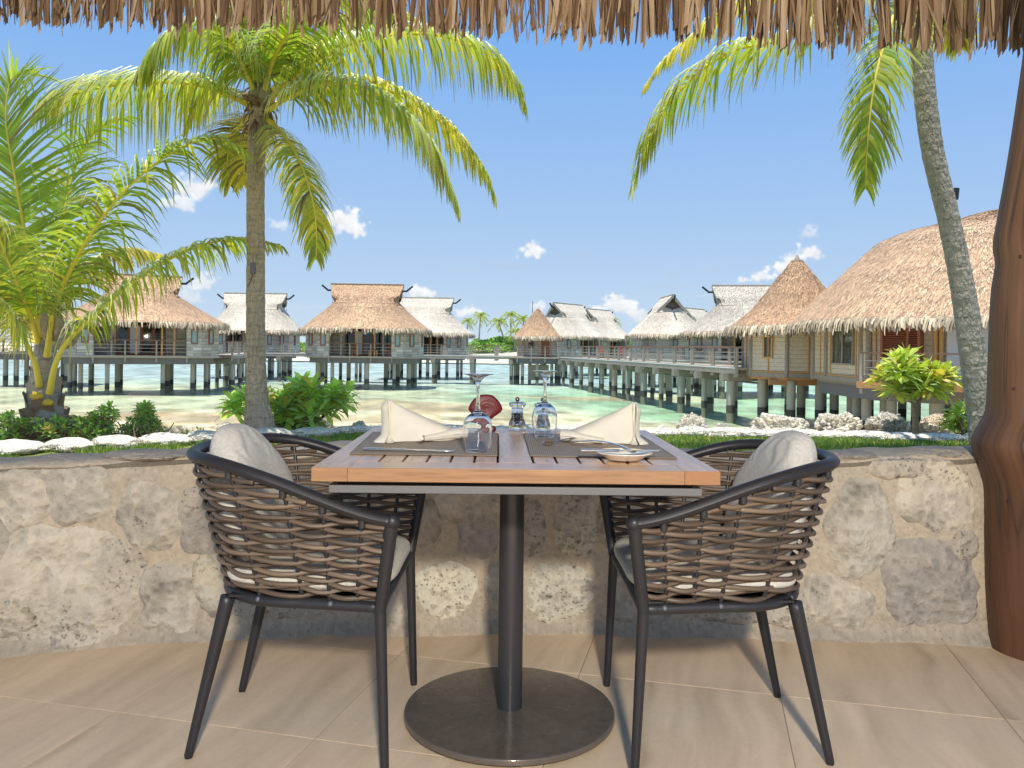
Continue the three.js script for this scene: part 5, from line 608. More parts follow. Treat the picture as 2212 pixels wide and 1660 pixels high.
const plate3 = (P, y, h, inset = 0) => { const g = new THREE.ExtrudeGeometry(polyShape(P, inset), { depth: h, bevelEnabled: false }); g.rotateX(-Math.PI / 2); g.translate(0, y - h, 0); return grain(g, 0, 0.5); };
function railing(parent, a, b, o = {}) { // handrail, posts and wires from a to b at deck height
  const L = a.distanceTo(b), n = o.n || Math.max(1, Math.round(L / 1.7)), h = o.h || 0.98, d = b.clone().sub(a).normalize(); obj('handrail', grain(beam(a.clone().setY(a.y + h).addScaledVector(d, -0.05), b.clone().setY(b.y + h).addScaledVector(d, 0.05), 0.14, 0.055), 0, 1), M.railWood, parent);
  for (const k of [0.24, 0.48, 0.72]) obj('wire', beam(a.clone().setY(a.y + h * k), b.clone().setY(b.y + h * k), 0.028, 0.028), M.cable, parent);
  for (let i = 0; i <= n; i++) { const p = a.clone().lerp(b, i / n); obj('rail_post', merge((o.twin ? [-0.09, 0.09] : [0]).map(s => grain(box(0.10, h + 0.42, 0.10, p.x + d.x * s, p.y + h / 2 - 0.24, p.z + d.z * s, Math.atan2(d.x, d.z)), 1, 1))), M.railPost, parent); }
}
function windowAt(parent, x, y, z, w, h, ry, pane, frame = M.redWood, double = false) { const f = 0.07, g = new THREE.Group(); g.name = 'window'; g.position.set(x, y, z); g.rotation.y = ry; parent.add(g); obj('frame', merge([box(w + f, f, 0.12, 0, h / 2, 0.02), box(w + f, f, 0.12, 0, -h / 2, 0.02), box(f, h - f, 0.12, -w / 2, 0, 0.02), box(f, h - f, 0.12, w / 2, 0, 0.02), ...(double ? [box(f, h - f, 0.11, 0, 0, 0.02)] : [])]), frame, g); obj('pane', box(w - f * 0.5, h - f * 0.5, 0.02, 0, 0, 0.015), pane, g); }
const octo = (A, B, c) => [[-A + c, B], [A - c, B], [A, B - c], [A, -B + c], [A - c, -B], [-A + c, -B], [-A, -B + c], [-A, B - c]];
function hipRoof(t, o) { // hip below, gable with flared ridge above
  const { A, B, h, R } = o, nt = o.neck ?? 0.62, nl = R * 0.86; const Wd = k => B * Math.pow(1 - k, 1.06) + 0.02, Ln = k => nl + (A - nl) * Math.pow(1 - k / nt, 1.12);
  const hip = (u, k) => { const th = u * 2 * Math.PI, e = lerp(0.62, 0.5, k); return V(sg(Math.cos(th), e) * Ln(k), EAVE + h * k + 0.05 * n3(u * 30, k * 9, o.seed) * (1 - k / nt), sg(Math.sin(th), e) * Wd(k)); };
  const per = 2 * (A + B); const g = sheet(120, 26, (u, v) => { const p = hip(u, v * nt); return [p.x, p.y, p.z, u * per * 2 / 3, v * 4 / 3]; });
  const up = []; for (const s of [-1, 1]) { const f = (off) => sheet(60, 14, (u, v) => { const k = lerp(nt - 0.05, 1, v), L = k < nt ? Ln(k) * 0.999 : lerp(nl, R, Math.pow((k - nt) / (1 - nt), 0.85)), q = lerp(-1, 1, u), sup = Math.pow(Math.max(0, 1 - Math.pow(Math.abs(q), 4)), 0.25), fz = lerp(sup, 1, smooth(nt, nt + 0.12, k)); return [q * L, EAVE + h * k - off, s * (Wd(k) * fz + (off ? -0.12 : 0.012)), u * R * 2 / 3, 1.7 + v]; }); up.push(f(0), f(0.16)); for (const e of [0, 1]) up.push(sheet(1, 12, (u, v) => { const k = lerp(nt - 0.04, 1, v), L = lerp(nl * 0.99, R, Math.pow(clamp((k - nt) / (1 - nt)), 0.85)); return [e ? L : -L, EAVE + h * k - u * 0.16, s * (Wd(k) + lerp(0.012, -0.12, u)), v, u * 0.2]; })); }
  obj('thatch', merge([g, ...up]), o.m, t);
  obj('soffit', place(new THREE.ShapeGeometry(polyShape(Array.from({ length: 40 }, (_, i) => { const p = hip(i / 40, 0); return [p.x * 0.98, p.z * 0.98]; }))), 0, EAVE + 0.02, 0, 0, -Math.PI / 2), M.soffit, t);
  for (const s of [-1, 1]) { obj('gable', geo([s * nl * 0.93, EAVE + h * (nt - 0.03), -Wd(nt - 0.03), s * nl * 0.93, EAVE + h * (nt - 0.03), Wd(nt - 0.03), s * nl * 0.93, EAVE + h * 0.99, 0], [0, 1, 2], [0, 0, 2, 0, 1, 2]), mat([0.25, 0.2, 0.155], { map: T.siding, roughness: 0.95 }), t);
    const y = EAVE + h * 0.86; obj('ridge_horn', merge([beam(V(s * R * 0.86, y, 0), V(s * (R + 0.22), y, 0), 0.12, 0.14), beam(V(s * (R + 0.18), y - 0.03, 0), V(s * (R + 0.72), y + 0.42, 0), 0.12, 0.14)]), M.darkSteel, t); }
  const c = { w: [0.80, 0.715, 0.59], b: [0.76, 0.505, 0.315], g: [0.72, 0.65, 0.55] }[o.tone]; stuff(obj('thatch_ends', flakes((u, k) => { const kk = k * 0.98; if (kk < nt) return hip(u, kk); const f = ((u * 2) % 1) * 2 - 1, L = lerp(nl * 0.97, R, Math.pow((kk - nt) / (1 - nt), 0.85)); return V((u < 0.5 ? -1 : 1) * f * L * -1, EAVE + h * kk + 0.02, (u < 0.5 ? 1 : -1) * (Wd(kk) + 0.03)); }, o.flakes || 1900, o.seed, c, 0.12), M.fringe, t));
  const path = s => { const th = s * 2 * Math.PI, p = hip(s, 0), q = hip((s + 0.004) % 1, 0), tg = q.sub(p).normalize(); return [p.x, p.z, tg.z, -tg.x]; }; stuff(obj('eave_fringe', fringe(path, o.fringe || 420, EAVE + 0.06, 0.40, o.seed + 9, o.tone === 'w' ? 0.3 : 0), M.fringe, t));
  obj('ridge_cap', rbox(R * 2, 0.10, 0.22, 0.03, 0, EAVE + h + 0.0, 0), o.tone === 'b' ? M.thatchBrown : M.thatchWhite, t);
}
function bungalow(label, px0, z, turn, o) {
  const c = at(px0, 745, z), t = thing('overwater_bungalow', label, 'bungalow', [c.x, 0, -z], turn, o.group); const { A, B } = o, Aw = A - 0.75, Bw = B - 0.75, cc = o.cut ?? 1.1, P = octo(Aw, Bw, cc), r = rng(o.seed);
  hipRoof(t, o);
  const H = EAVE - DECK + 0.2, ym = DECK + H / 2; const wall = (a, b, m, th = 0.1) => { const L = Math.hypot(b[0] - a[0], b[1] - a[1]), g = box(L, H, th); const p = g.attributes.position, uv = g.attributes.uv; for (let i = 0; i < p.count; i++) uv.setXY(i, p.getX(i) / 2 + 0.3, p.getY(i) / 2); place(g, (a[0] + b[0]) / 2, ym, (a[1] + b[1]) / 2, Math.atan2(-(b[1] - a[1]), b[0] - a[0])); return obj('wall', g, m, t); };
  for (let i = 1; i < 8; i++) { const a = P[i], b = P[(i + 1) % 8]; if (o.open) continue; wall(a, b, i % 2 ? M.siding : M.sidingPale); if (i === 1 || i === 7 || i === 2 || i === 6) { const ang = Math.atan2(b[0] - a[0], b[1] - a[1]) + Math.PI / 2, nx = (a[0] + b[0]) / 2, nz = (a[1] + b[1]) / 2; windowAt(t, nx + Math.sign(nx) * 0.05, DECK + 1.28, nz + 0.05 * Math.sign(nz), 0.36, 0.92, Math.atan2(Math.sign(nx) * Math.abs(b[1] - a[1]), Math.sign(nz) * Math.abs(b[0] - a[0])), M.paneAqua); } }
  const xf = Aw - cc, sw = o.solid ?? 0.9, vx = xf - sw, zr = Bw - 1.5;
  if (!o.open) {
    for (const s of [-1, 1]) { wall([s * xf, Bw], [s * vx, Bw], M.sidingPale); wall([s * vx, Bw - 0.06], [s * vx, zr], M.siding); windowAt(t, s * (xf - sw / 2), DECK + 1.28, Bw + 0.03, 0.36, 0.92, 0, M.paneAqua); }
    const dw = o.door ?? 1.5; wall([-vx, zr], [-dw, zr], M.siding); wall([dw, zr], [vx, zr], M.siding);
    for (let i = 0; i < 4; i++) { const w = dw * 2 / 4, x = -dw + w * (i + 0.5); const g = new THREE.Group(); g.name = 'sliding_door'; g.position.set(x, DECK + 1.0, zr - 0.02 + (i % 2) * 0.05); t.add(g); obj('frame', merge([box(0.08, 2.0, 0.05, -w / 2 + 0.04), box(0.08, 2.0, 0.05, w / 2 - 0.04), box(w - 0.16, 0.1, 0.05, 0, 0.95), box(w - 0.16, 0.12, 0.05, 0, -0.94)]), M.redWood, g); obj('pane', box(w - 0.15, 1.8, 0.015, 0, 0, 0), i % 3 === 1 ? M.curtain : M.pane, g); }
    windowAt(t, (dw + vx) / 2 * (o.flip ? -1 : 1), DECK + 1.25, zr + 0.05, 0.9, 0.9, 0, M.pane);
  }
  for (const x of o.open ? [-xf, -xf / 3, xf / 3, xf] : [-vx * 0.62, -vx * 0.1, vx * 0.45, vx * 0.72]) obj('veranda_post', rod(V(x, DECK, Bw - 0.08), V(x, EAVE + 0.1, Bw - 0.08), 0.075, 0.07, 10), r() < 0.55 ? M.bamboo : M.polePale, t);
  if (o.open) for (const x of [-xf, 0, xf]) obj('veranda_post', rod(V(x, DECK, -Bw + 0.1), V(x, EAVE + 0.1, -Bw + 0.1), 0.075, 0.07, 10), M.polePale, t);
  railing(t, V(-(o.open ? xf : vx), DECK, Bw - 0.02), V(o.open ? xf : vx, DECK, Bw - 0.02), {}); if (o.open) { railing(t, V(-Aw, DECK, -Bw + cc), V(-Aw, DECK, Bw - cc)); railing(t, V(-Aw, DECK, Bw - cc), V(-xf, DECK, Bw - 0.02), { n: 2 }); }
  obj('deck', plate3(P, DECK, 0.14, -0.12), M.deck, t); obj('deck_beam', plate3(P, DECK - 0.145, 0.42, 0.28), M.slab, t);
  const n = o.piles || 12; for (let i = 0; i < n; i++) { const a = i / n * 6.283 + o.seed, x = sg(Math.cos(a), 0.7) * (Aw - 0.5), z2 = sg(Math.sin(a), 0.7) * (Bw - 0.5); piling(t, x, z2, 0.14 + 0.04 * (r() < 0.3)); } for (const [a, b] of [[-0.3, 0.2], [0.35, -0.1]]) piling(t, a * Aw, b * Bw);
  return t;
}
const pale = { m: M.thatchWhite, tone: 'w' }, brown = { m: M.thatchBrown, tone: 'b' }, grey = { m: M.thatchGrey, tone: 'g' };
bungalow('brown thatched bungalow with upturned ridge horns, centre left behind the shrub', 792, 67, 0.03, { A: 5.2, B: 4.1, h: 3.75, R: 3.0, seed: 1, ...brown, flakes: 2600 });
bungalow('pale thatched bungalow half hidden behind the centre left brown bungalow', 916, 86, -0.02, { A: 5.2, B: 4.1, h: 3.85, R: 3.1, seed: 2, ...pale });
bungalow('white thatched bungalow directly behind the tall palm trunk', 551, 83, 0.0, { A: 4.7, B: 3.9, h: 3.9, R: 3.2, seed: 3, ...pale, flip: true });
bungalow('large brown thatched bungalow behind the young palm fronds', 305, 55.5, 0.42, { A: 5.5, B: 4.2, h: 3.3, R: 2.55, seed: 4, ...brown, flakes: 2600, flip: true });
bungalow('open thatched deck pavilion at the far left edge', 88, 63, 0.1, { A: 3.5, B: 3.0, h: 2.6, R: 1.4, seed: 5, ...grey, open: true, cut: 0.7, piles: 8 });
bungalow('pale thatched bungalow with its dark gable end facing the lagoon', 1440, 77, Math.PI / 2 + 0.02, { A: 4.6, B: 3.6, h: 3.75, R: 2.75, seed: 6, ...pale, solid: 0.6 });
bungalow('far pale bungalow peeping between the gable end and the grey roof', 1500, 104, 0.9, { A: 4.4, B: 3.4, h: 4.0, R: 2.7, seed: 7, ...pale, piles: 6 });
bungalow('grey thatched bungalow joined behind the near conical hut', 1622, 63, -0.16, { A: 5.3, B: 4.1, h: 3.75, R: 3.0, seed: 8, ...grey, flakes: 2400 });
bungalow('pale thatched bungalow right behind the small brown conical hut', 1226, 95, 0.95, { A: 4.9, B: 3.7, h: 3.9, R: 3.2, seed: 9, ...pale, piles: 8 });
bungalow('pale thatched bungalow farthest right of the middle pair', 1292, 108, 0.95, { A: 4.9, B: 3.7, h: 3.9, R: 3.2, seed: 10, ...pale, piles: 8 });

function roundHut(name, label, c, o) { // eight-sided hut under a cone or dome of thatch
  const t = thing(name, label, 'hut', [c.x, 0, c.z], o.turn || 0); const prof = o.profile; const pr = k => { const x = k * (prof.length - 1), i = Math.min(prof.length - 2, Math.floor(x)), f = x - i; return [lerp(prof[i][0], prof[i + 1][0], f), lerp(prof[i][1], prof[i + 1][1], f)]; };
  const surf = (u, k) => { const [r, y] = pr(k), th = u * 2 * Math.PI, oct = lerp(1 / Math.cos(((th + Math.PI / 8) % (Math.PI / 4) + Math.PI / 4) % (Math.PI / 4) - Math.PI / 8), 1, 0.45 + 0.4 * k); return V(Math.cos(th) * r * oct, y + 0.05 * n3(u * 40, k * 12, o.seed), Math.sin(th) * r * oct); };
  obj('thatch', sheet(140, 40, (u, v) => { const p = surf(u, v); return [p.x, p.y, p.z, u * o.rep, v * o.rep * 0.36]; }), o.m, t); const per = pr(0)[0];
  obj('soffit', place(new THREE.CircleGeometry(per * 0.98, 32), 0, pr(0)[1] + 0.03, 0, 0, Math.PI / 2), M.soffit, t);
  stuff(obj('thatch_ends', flakes(surf, o.flakes, o.seed, o.c, o.fl || 0.11), M.fringe, t)); const path = s => { const p = surf(s, 0), q = surf((s + 0.003) % 1, 0), tg = q.sub(p).normalize(); return [p.x, p.z, tg.z, -tg.x]; }; stuff(obj('eave_fringe', fringe(path, o.fringe, pr(0)[1] + 0.08, o.fl2 || 0.45, o.seed + 3, 0.1), M.fringe, t));
  if (o.tip) obj('cone_cap', lathe([[0, 0.52], [0.05, 0.46], [0.16, 0.2], [0.34, -0.12], [0.30, -0.14], [0, 0.1]], 24).translate(0, pr(1)[1] - 0.22, 0), mat([0.42, 0.36, 0.31], { map: T.grey, roughness: 0.8 }), t);
  return t;
}
{ // small conical hut at the bend of the boardwalk
  const c = at(1161, 745, 76.5), t = roundHut('conical_hut', 'small brown conical hut on stilts at the bend of the boardwalk', c, { profile: [[2.25, 2.0], [1.7, 2.65], [1.15, 3.4], [0.6, 4.1], [0.25, 4.5], [0.02, 4.72]], m: M.thatchBrown, rep: 5, flakes: 1300, seed: 31, c: [0.60, 0.37, 0.205], fringe: 220, fl2: 0.42, turn: 0 });
  const R = 1.62; for (let i = 0; i < 8; i++) { const a = (i + 0.5) * Math.PI / 4, w = R * 2 * Math.tan(Math.PI / 8); const g = box(w, 1.95, 0.08); const p = g.attributes.position, uv = g.attributes.uv; for (let k = 0; k < p.count; k++) uv.setXY(k, p.getX(k) / 2, p.getY(k) / 2); place(g, Math.sin(a) * R, DECK + 0.98, Math.cos(a) * R, a); obj('wall', g, M.siding, t); obj('corner_post', rod(V(Math.sin(a + Math.PI / 8) * R * 1.09, DECK, Math.cos(a + Math.PI / 8) * R * 1.09), V(Math.sin(a + Math.PI / 8) * R * 1.09, 2.1, Math.cos(a + Math.PI / 8) * R * 1.09), 0.06), M.bamboo, t); }
  windowAt(t, -0.38 * R, DECK + 1.1, R * 0.96, 0.5, 0.5, -0.39, M.pane); obj('door', rbox(0.8, 1.7, 0.06, 0.01, 0.42 * R, DECK + 0.86, R * 0.955, 0.39), M.redWood, t); obj('antenna', rod(V(-0.5, 4.3, 0), V(-0.5, 5.4, 0), 0.03), M.metalGrey, t);
  const P = octo(2.7, 2.2, 0.8); obj('deck', plate3(P, DECK, 0.14, -0.1), M.deck, t); obj('deck_beam', plate3(P, DECK - 0.145, 0.5, 0.2), M.slab, t); railing(t, V(-1.9, DECK, 2.25), V(1.9, DECK, 2.25), { n: 3 }); obj('utility_box', place(grain(box(1.9, 1.4, 1.4, 0, WATER + 0.65, 0.3), 1, 1), 0.1, 0, 0), M.railPost, t);
  for (let i = 0; i < 9; i++) { const a = i / 9 * 6.283 + 0.2; piling(t, Math.cos(a) * 2.1, Math.sin(a) * 1.7, 0.15); }
}
function mattedFacet(t, a, b, y0, y1, o = {}) { // one wall facet of woven mat with bamboo battens
  const L = Math.hypot(b[0] - a[0], b[1] - a[1]), ry = Math.atan2(-(b[1] - a[1]), b[0] - a[0]), mx = (a[0] + b[0]) / 2, mz = (a[1] + b[1]) / 2, H = y1 - y0; const g = box(L, H, 0.08); const p = g.attributes.position, uv = g.attributes.uv; for (let k = 0; k < p.count; k++) uv.setXY(k, p.getX(k) / 1.5, p.getY(k) / 1.5); obj('woven_wall', place(g, mx, (y0 + y1) / 2, mz, ry), M.matting, t);
  const nx = Math.sin(ry), nz = Math.cos(ry), pt = k => [lerp(a[0], b[0], k) + nx * 0.06, lerp(a[1], b[1], k) + nz * 0.06]; for (const k of o.battens || []) { const [x, z] = pt(k); obj('bamboo_batten', rod(V(x, y0, z), V(x, y1, z), 0.035, 0.035, 8), M.bamboo, t); } obj('sill_bamboo', rod(V(...[pt(0)[0], y0 + 0.06, pt(0)[1]]), V(pt(1)[0], y0 + 0.06, pt(1)[1]), 0.035, 0.035, 8), M.bamboo, t);
  obj('skirting_board', grain(beam(V(a[0] + nx * 0.03, y0 - 0.08, a[1] + nz * 0.03), V(b[0] + nx * 0.03, y0 - 0.08, b[1] + nz * 0.03), 0.1, 0.2), 0, 1), M.polePale, t); return { pt, ry, L };
}
{ // near conical hut
  const Z = 38.4, c = at(1720, 745, Z), t = roundHut('conical_hut', 'large conical thatched hut joined to the left of the near right bungalow', c, { profile: [[3.05, 2.06], [2.45, 2.55], [1.9, 3.1], [1.4, 3.75], [0.95, 4.35], [0.55, 4.85], [0.25, 5.3]], m: M.thatchBrown, rep: 6, flakes: 9000, seed: 41, c: [0.62, 0.40, 0.235], fringe: 420, fl2: 0.42, tip: true });
  const R = 2.28, y0 = 0.02, V8 = Array.from({ length: 8 }, (_, i) => { const a = (i + 0.5) * Math.PI / 4 - 0.1; return [Math.sin(a) * R * 1.05, Math.cos(a) * R * 1.05]; });
  for (let i = 0; i < 8; i++) { const a = V8[(i + 7) % 8], b = V8[i]; const f = mattedFacet(t, a, b, y0, 2.1, { battens: [0.5] }); obj('corner_post', rod(V(b[0] * 1.02, y0 - 0.15, b[1] * 1.02), V(b[0] * 1.02, 2.1, b[1] * 1.02), 0.09, 0.08, 10), M.polePale, t); if (i === 7) { const [x, z] = f.pt(0.5); windowAt(t, x, 1.2, z, 0.42, 0.95, f.ry, M.pane, M.bamboo); } }
  obj('floor_slab', plate3(V8, y0 - 0.17, 0.12, -0.02), M.orangeWood, t); obj('floor_beam', grain(box(3.6, 0.24, 0.2, 0, y0 - 0.41, 1.7), 0, 1), M.orangeWood, t);
  for (const [x, z] of [[-0.8, 1.75], [0.5, 1.7], [1.2, 1.6], [-1.7, 0.4], [-1.2, -1.2], [0.2, 0.2], [1.5, -0.6], [0.3, -1.8]]) piling(t, x, z, 0.2, -0.3);
}
{ // big near bungalow on the right
  const c = V(19.7, 0, -32.6), t = roundHut('near_bungalow', 'big brown thatched bungalow on stilts at the right behind the leaning palm', c, { profile: [[7.92, 2.12], [7.3, 2.82], [6.7, 3.5], [6.1, 4.1], [5.52, 4.66], [5.0, 5.2], [4.6, 5.56], [4.1, 5.8], [3.5, 5.97], [2.85, 6.12], [2.1, 6.32], [1.3, 6.56], [0.65, 6.7], [0.02, 6.8]], m: M.thatchBrown, rep: 13, flakes: 30000, seed: 51, c: [0.78, 0.57, 0.38], fringe: 1000, fl2: 0.40, fl: 0.13 });
  const ap = 6.55, R = ap / Math.cos(Math.PI / 8), v = i => { const a = (i - 0.5) * Math.PI / 4; return [Math.sin(a) * R, Math.cos(a) * R]; }; const y0 = 0.02; // facet i spans v(i)..v(i+1); 0 faces the viewer, -1 left-front, -2 left
  for (let i = 0; i < 8; i++) { const a = v(i), b = v(i + 1), k = i === 7 ? [0.04, 0.3, 0.52] : i === 6 ? [0.14, 0.34, 0.80] : [0.25, 0.5, 0.75]; const f = mattedFacet(t, a, b, y0, 2.15, { battens: k }); obj('corner_post', rod(V(b[0] * 1.01, y0 - 0.2, b[1] * 1.01), V(b[0] * 1.01, 2.2, b[1] * 1.01), 0.12, 0.11, 10), M.polePale, t);
    if (i === 6) { const [x, z] = f.pt(0.58); windowAt(t, x, 1.22, z, 2.0, 1.35, f.ry, M.pane, M.polePale, true); for (const q of [0.26, 0.88]) { const [X, Z2] = f.pt(q); obj('wall_pole', rod(V(X, y0, Z2), V(X, 2.2, Z2), 0.11, 0.10, 10), M.polePale, t); } }
    if (i === 7) { // louvred shutter box, bamboo posts and sliding curtain doors on the left-front facet
      const [x, z] = f.pt(0.22), s = new THREE.Group(); s.name = 'shutter_box'; s.position.set(x + Math.sin(f.ry) * 0.2, 1.35, z + Math.cos(f.ry) * 0.2); s.rotation.y = f.ry; t.add(s); obj('frame', merge([box(1.35, 0.08, 0.4, 0, 0.55, 0), box(1.35, 0.08, 0.4, 0, -0.55, 0), box(0.08, 1.02, 0.4, -0.63, 0, 0), box(0.08, 1.02, 0.4, 0.25, 0, 0), box(0.08, 1.02, 0.4, 0.63, 0, 0)]), M.redWood, s); for (let q = 0; q < 13; q++) obj('louvre', merge([box(0.80, 0.018, 0.07, -0.19, -0.48 + q * 0.078, 0.16, 0, 0.6), box(0.30, 0.018, 0.07, 0.44, -0.48 + q * 0.078, 0.16, 0, 0.6)]), M.redWood, s); obj('back_board', box(1.2, 1.05, 0.03, 0, 0, -0.1), M.redWood, s);
      for (const q of [0.42, 0.455]) { const [X, Z2] = f.pt(q); obj('bamboo_post', rod(V(X + Math.sin(f.ry) * 0.1, y0, Z2 + Math.cos(f.ry) * 0.1), V(X + Math.sin(f.ry) * 0.1, 2.2, Z2 + Math.cos(f.ry) * 0.1), 0.085, 0.08, 10), M.bamboo, t); }
      for (const [q, m] of [[0.53, M.curtain], [0.61, M.railPost], [0.70, M.curtain], [0.80, M.railPost], [0.9, M.curtain]]) { const [X, Z2] = f.pt(q); obj('sliding_door', box(m === M.curtain ? 0.5 : 0.32, 2.0, 0.06, X + Math.sin(f.ry) * 0.04, y0 + 1.05, Z2 + Math.cos(f.ry) * 0.04, f.ry), m, t); } } }
  const poly = k => Array.from({ length: 8 }, (_, i) => v(i).map(q => q * k)); obj('floor_slab', plate3(poly(0.985), y0 - 0.185, 0.1), M.polePale, t); obj('deck_beam', plate3(poly(0.97), y0 - 0.29, 0.48), M.slab, t);
  // veranda beyond the left-front facet: boards, handrail and wires
  const D = k => { const a = v(7), b = v(8); return [lerp(a[0], b[0], k), lerp(a[1], b[1], k)]; }, n = [-Math.SQRT1_2, Math.SQRT1_2], off = (p, d) => V(p[0] + n[0] * d, y0 - 0.02, p[1] + n[1] * d); const va = off(D(0.02), 1.05), vb = off(D(1.0), 1.05);
  obj('veranda_deck', grain(beam(off(D(0.0), 0.6).setY(y0 - 0.1), off(D(1.02), 0.6).setY(y0 - 0.1), 1.15, 0.10), 0, 0.8), M.orangeWood, t); obj('veranda_fascia', grain(beam(off(D(0.0), 1.18).setY(y0 - 0.16), off(D(1.02), 1.18).setY(y0 - 0.16), 0.05, 0.22), 0, 0.8), M.orangeWood, t); railing(t, va, vb, { n: 3, h: 1.0 });
  for (let i = 0; i < 16; i++) { const a = i / 16 * 6.283 + 0.13; piling(t, Math.cos(a) * 5.6, Math.sin(a) * 5.6, i % 3 ? 0.19 : 0.26, -0.6); } for (const [x, z] of [[-2, 2], [2, 1], [-3, -1], [0, -2], [-6.0, 1.2], [-5.5, 2.2]]) piling(t, x, z, 0.19, -0.6);
}

// ---------------------------------------------------------------- boardwalks
function boardwalk(label, a, b, o = {}) {
  const t = thing('boardwalk', label, 'boardwalk', [a.x, 0, a.z]); const e = b.clone().sub(a).setY(0), L = e.length(), d = e.clone().normalize(), s = V(-d.z, 0, d.x), W = 1.05, Y = DECK + 0.02; const P = (k, off, y) => d.clone().multiplyScalar(k * L).addScaledVector(s, off).setY(y);
  obj('deck', grain(beam(P(0, 0, Y - 0.05), P(1, 0, Y - 0.05), W * 2, 0.1), 2, 0.6), M.deck, t);
  for (const q of [-1, 1]) { obj('fascia', grain(beam(P(0, q * (W + 0.03), Y - 0.12), P(1, q * (W + 0.03), Y - 0.12), 0.06, 0.34), 2, 0.6), M.railPost, t); obj('edge_strip', beam(P(0, q * (W + 0.05), Y - 0.02), P(1, q * (W + 0.05), Y - 0.02), 0.05, 0.05), M.whiteStrip, t); railing(t, P(0, q * W, Y), P(1, q * W, Y), { n: Math.max(2, Math.round(L / 2.6)), twin: true }); }
  const n = Math.max(2, Math.round(L / (o.step || 4.2))); for (let i = 0; i <= n; i++) { const k = (i + 0.3) / (n + 0.6); obj('crosshead', beam(P(k, -W - 0.3, Y - 0.48), P(k, W + 0.3, Y - 0.48), 0.42, 0.36), M.concrete, t); for (const q of [-0.85, 0.85]) { const p = P(k, q, 0); piling(t, p.x, p.z, i % 2 ? 0.14 : 0.21, Y - 0.62); } } obj('pipe', rod(P(0, 0.5, Y - 0.75), P(1, 0.5, Y - 0.75), 0.05), M.metalGrey, t); return t;
}
boardwalk('long boardwalk running from the near conical hut to the far bungalows', at(1636, 780, 38.2), at(1232, 760, 75), { step: 3.4 });
boardwalk('boardwalk running behind the centre left bungalows to the small conical hut', at(505, 760, 77), at(1130, 760, 76));
boardwalk('short boardwalk between the large left bungalow and the palm trunk', at(468, 775, 58.5), at(545, 765, 74.5), { step: 4 });
boardwalk('side boardwalk in front of the gable-ended bungalow', at(1330, 760, 71), at(1600, 765, 58.5), { step: 4 });

// a few things on the decks
function deckChair(label, x, y, z, ry) { const c = at(x, y, z); const t = thing('deck_chair', label, 'deck chair', [c.x, DECK, c.z], ry); obj('seat', rbox(0.55, 0.06, 0.55, 0.02, 0, 0.4, 0), M.redWood, t); obj('backrest', rbox(0.55, 0.5, 0.05, 0.02, 0, 0.68, -0.28, 0, -0.25), M.redWood, t); for (const [a, b] of [[-1, -1], [1, -1], [-1, 1], [1, 1]]) obj('leg', box(0.05, 0.4, 0.05, a * 0.24, 0.2, b * 0.24), M.redWood, t); }
deckChair('dark deck chair on the centre left bungalow veranda, left of the table', 765, 765, 63.9, 0.5); deckChair('dark deck chair on the centre left bungalow veranda, right of the table', 838, 765, 63.9, -0.5);
{ const c = at(806, 765, 63.8), t = thing('low_table', 'small orange wooden table on the veranda of the centre left bungalow', 'table', [c.x, DECK, c.z]); obj('top', rbox(0.7, 0.05, 0.5, 0.01, 0, 0.42, 0), M.orangeWood, t); for (const [a, b] of [[-1, -1], [1, -1], [-1, 1], [1, 1]]) obj('leg', box(0.05, 0.4, 0.05, a * 0.3, 0.2, b * 0.2), M.orangeWood, t); }
deckChair('weathered wooden chair on the boardwalk deck right of the small conical hut', 1300, 765, 73.5, 0.3);
{ const c = at(1344, 765, 69.6), o = obj('red_towel', sheet(8, 10, (u, v) => [(u - 0.5) * 0.7, 1.0 - 0.75 * v + 0.02 * Math.sin(u * 9), 0.08 + 0.03 * Math.sin(u * 12 + v * 4)]), mat([0.6, 0.05, 0.08], { roughness: 0.9 })); o.position.set(c.x, DECK, c.z); tag(o, 'red towel hung over the railing beyond the small conical hut', 'towel'); }

// ---------------------------------------------------------------- far islet: bushes and palms
function farBush(label, px0, z, w, h, seed) { const c = at(px0, 750, z); c.y = landY(c.x, z) - 0.2; const t = thing('islet_bush', label, 'bush', c.toArray()); const r = rng(seed), pos = [], col = [], idx = []; for (let i = 0; i < 1900; i++) { const th = r() * 6.283, q = Math.sqrt(r()), x = Math.cos(th) * q * w, zz = Math.sin(th) * q * w * 0.45, top = h * (0.55 + 0.75 * fbm(x * 0.35 + seed * 9, 5, 3)) * Math.sqrt(Math.max(0, 1 - q * q)), y = top * (0.25 + 0.75 * Math.sqrt(r())); const d = V(r() - 0.5, r() * 0.6, r() - 0.5).normalize(); const k = 0.6 + 0.8 * r(), yl = y < top * 0.55 ? 1 : 0; leafGeo(pos, col, idx, V(x, y, zz), d, V(r() - 0.5, 1, r() - 0.5).normalize(), 0.7, 0.42, [lerp(0.28, 0.5, yl) * k, lerp(0.5, 0.5, yl) * k, 0.06 * k]); } stuff(obj('foliage', geo(pos, idx, null, col), M.leaf, t)); obj('stem', rod(V(0, 0, 0), V(0, h * 0.5, 0), 0.15), M.twig, t); }
farBush('low bright green bushes on the islet left of the far palms', 1040, 187, 8, 3.4, 1); farBush('low bright green bushes on the islet below the far palms', 1100, 190, 7, 3.8, 2); farBush('green islet bush in the gap beside the centre left bungalow', 655, 185, 7, 2.4, 3); farBush('green islet bush in the gap left of the gable-ended bungalow', 1350, 196, 6.5, 3.0, 4); farBush('green islet bush behind the white thatched bungalow', 570, 190, 8, 2.6, 5);
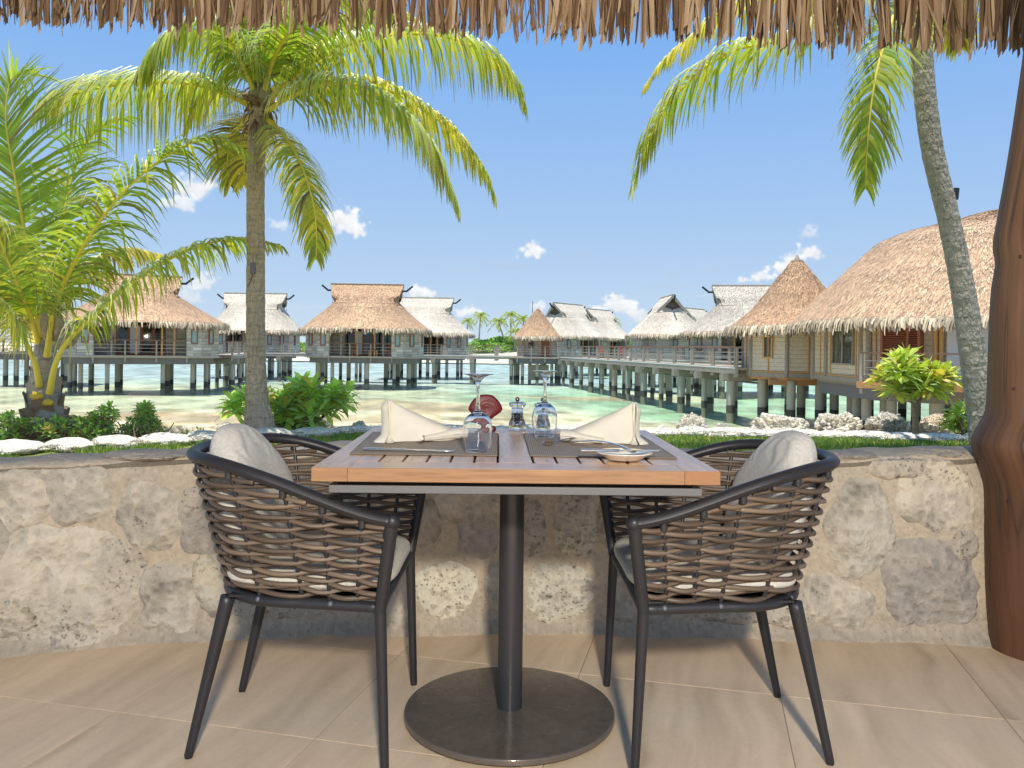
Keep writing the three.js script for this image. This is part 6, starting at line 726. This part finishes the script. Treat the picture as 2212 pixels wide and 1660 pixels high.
function farPalm(label, bx, by, cx, cy, z, seed, s = 1) { const b = at(bx, by, z), c = at(cx, cy, z); b.y = Math.min(b.y, landY(b.x, z)); const t = thing('islet_palm', label, 'palm tree', b.toArray(), 0, 'palms on the far islet'); const top = c.sub(b), r = rng(seed); obj('trunk', tube([V(0, 0, 0), V(top.x * 0.3, top.y * 0.45, 0), V(top.x * 0.75, top.y * 0.8, 0), top], k => lerp(0.22, 0.13, k), 14, 7), M.barkGrey, t); const n = 17; for (let i = 0; i < n; i++) { const a = i * 2.4 + r(), el = lerp(1.2, -0.5, i / n), R = (2.5 + r() * 0.6) * s, d = V(Math.cos(a) * Math.cos(el), Math.sin(el), Math.sin(a) * Math.cos(el)); const p = k => top.clone().addScaledVector(d, R * k).add(V(0, -1.15 * R * k * k * 0.55, 0)); frond(t, [p(0), p(0.35), p(0.7), p(1)], { seed: seed * 50 + i, n: 20, len: 0.75 * s, w: 0.11, droop: 0.5, yellow: 0.12, dry: i > 12 ? 0.4 : 0.05, r0: 0.05, rs: 8, start: 0.1 }); } }
farPalm('single straight palm on the islet, leftmost of the far palms but one', 1034, 733, 1038, 683, 186, 1); farPalm('small palm on the islet close to the pale bungalow roof', 1008, 733, 1010, 694, 190, 2, 0.8); farPalm('slanting palm on the islet in the middle of the far group', 1092, 733, 1077, 695, 188, 3); farPalm('tallest palm of the far islet group', 1104, 733, 1103, 682, 190, 4, 1.1); farPalm('palm on the islet touching the small conical hut roof', 1128, 733, 1131, 690, 189, 5); farPalm('palm peeping behind the farthest bungalow roof of the middle pair', 1324, 735, 1322, 692, 198, 6, 0.9); farPalm('low bushy palm at the foot of the far islet group', 1112, 735, 1114, 716, 186, 7, 0.9);
{ const t = thing('reef_rocks', 'low brown reef rocks beyond the water at the far left', 'rocks'); const r = rng(9); for (let i = 0; i < 26; i++) { const z = 158 + r() * 40, x = lerp(-115, -78, r()); const o = obj('rock', rockGeo(1.5 + r() * 3, 0.35 + r() * 0.5, 1.5 + r() * 2, i, 0.5, 5), M.coral[r() < 0.5 ? 3 : 2], t); o.position.set(x, landY(x, z) + 0.1, -z); } }

renderer.render(scene, camera);
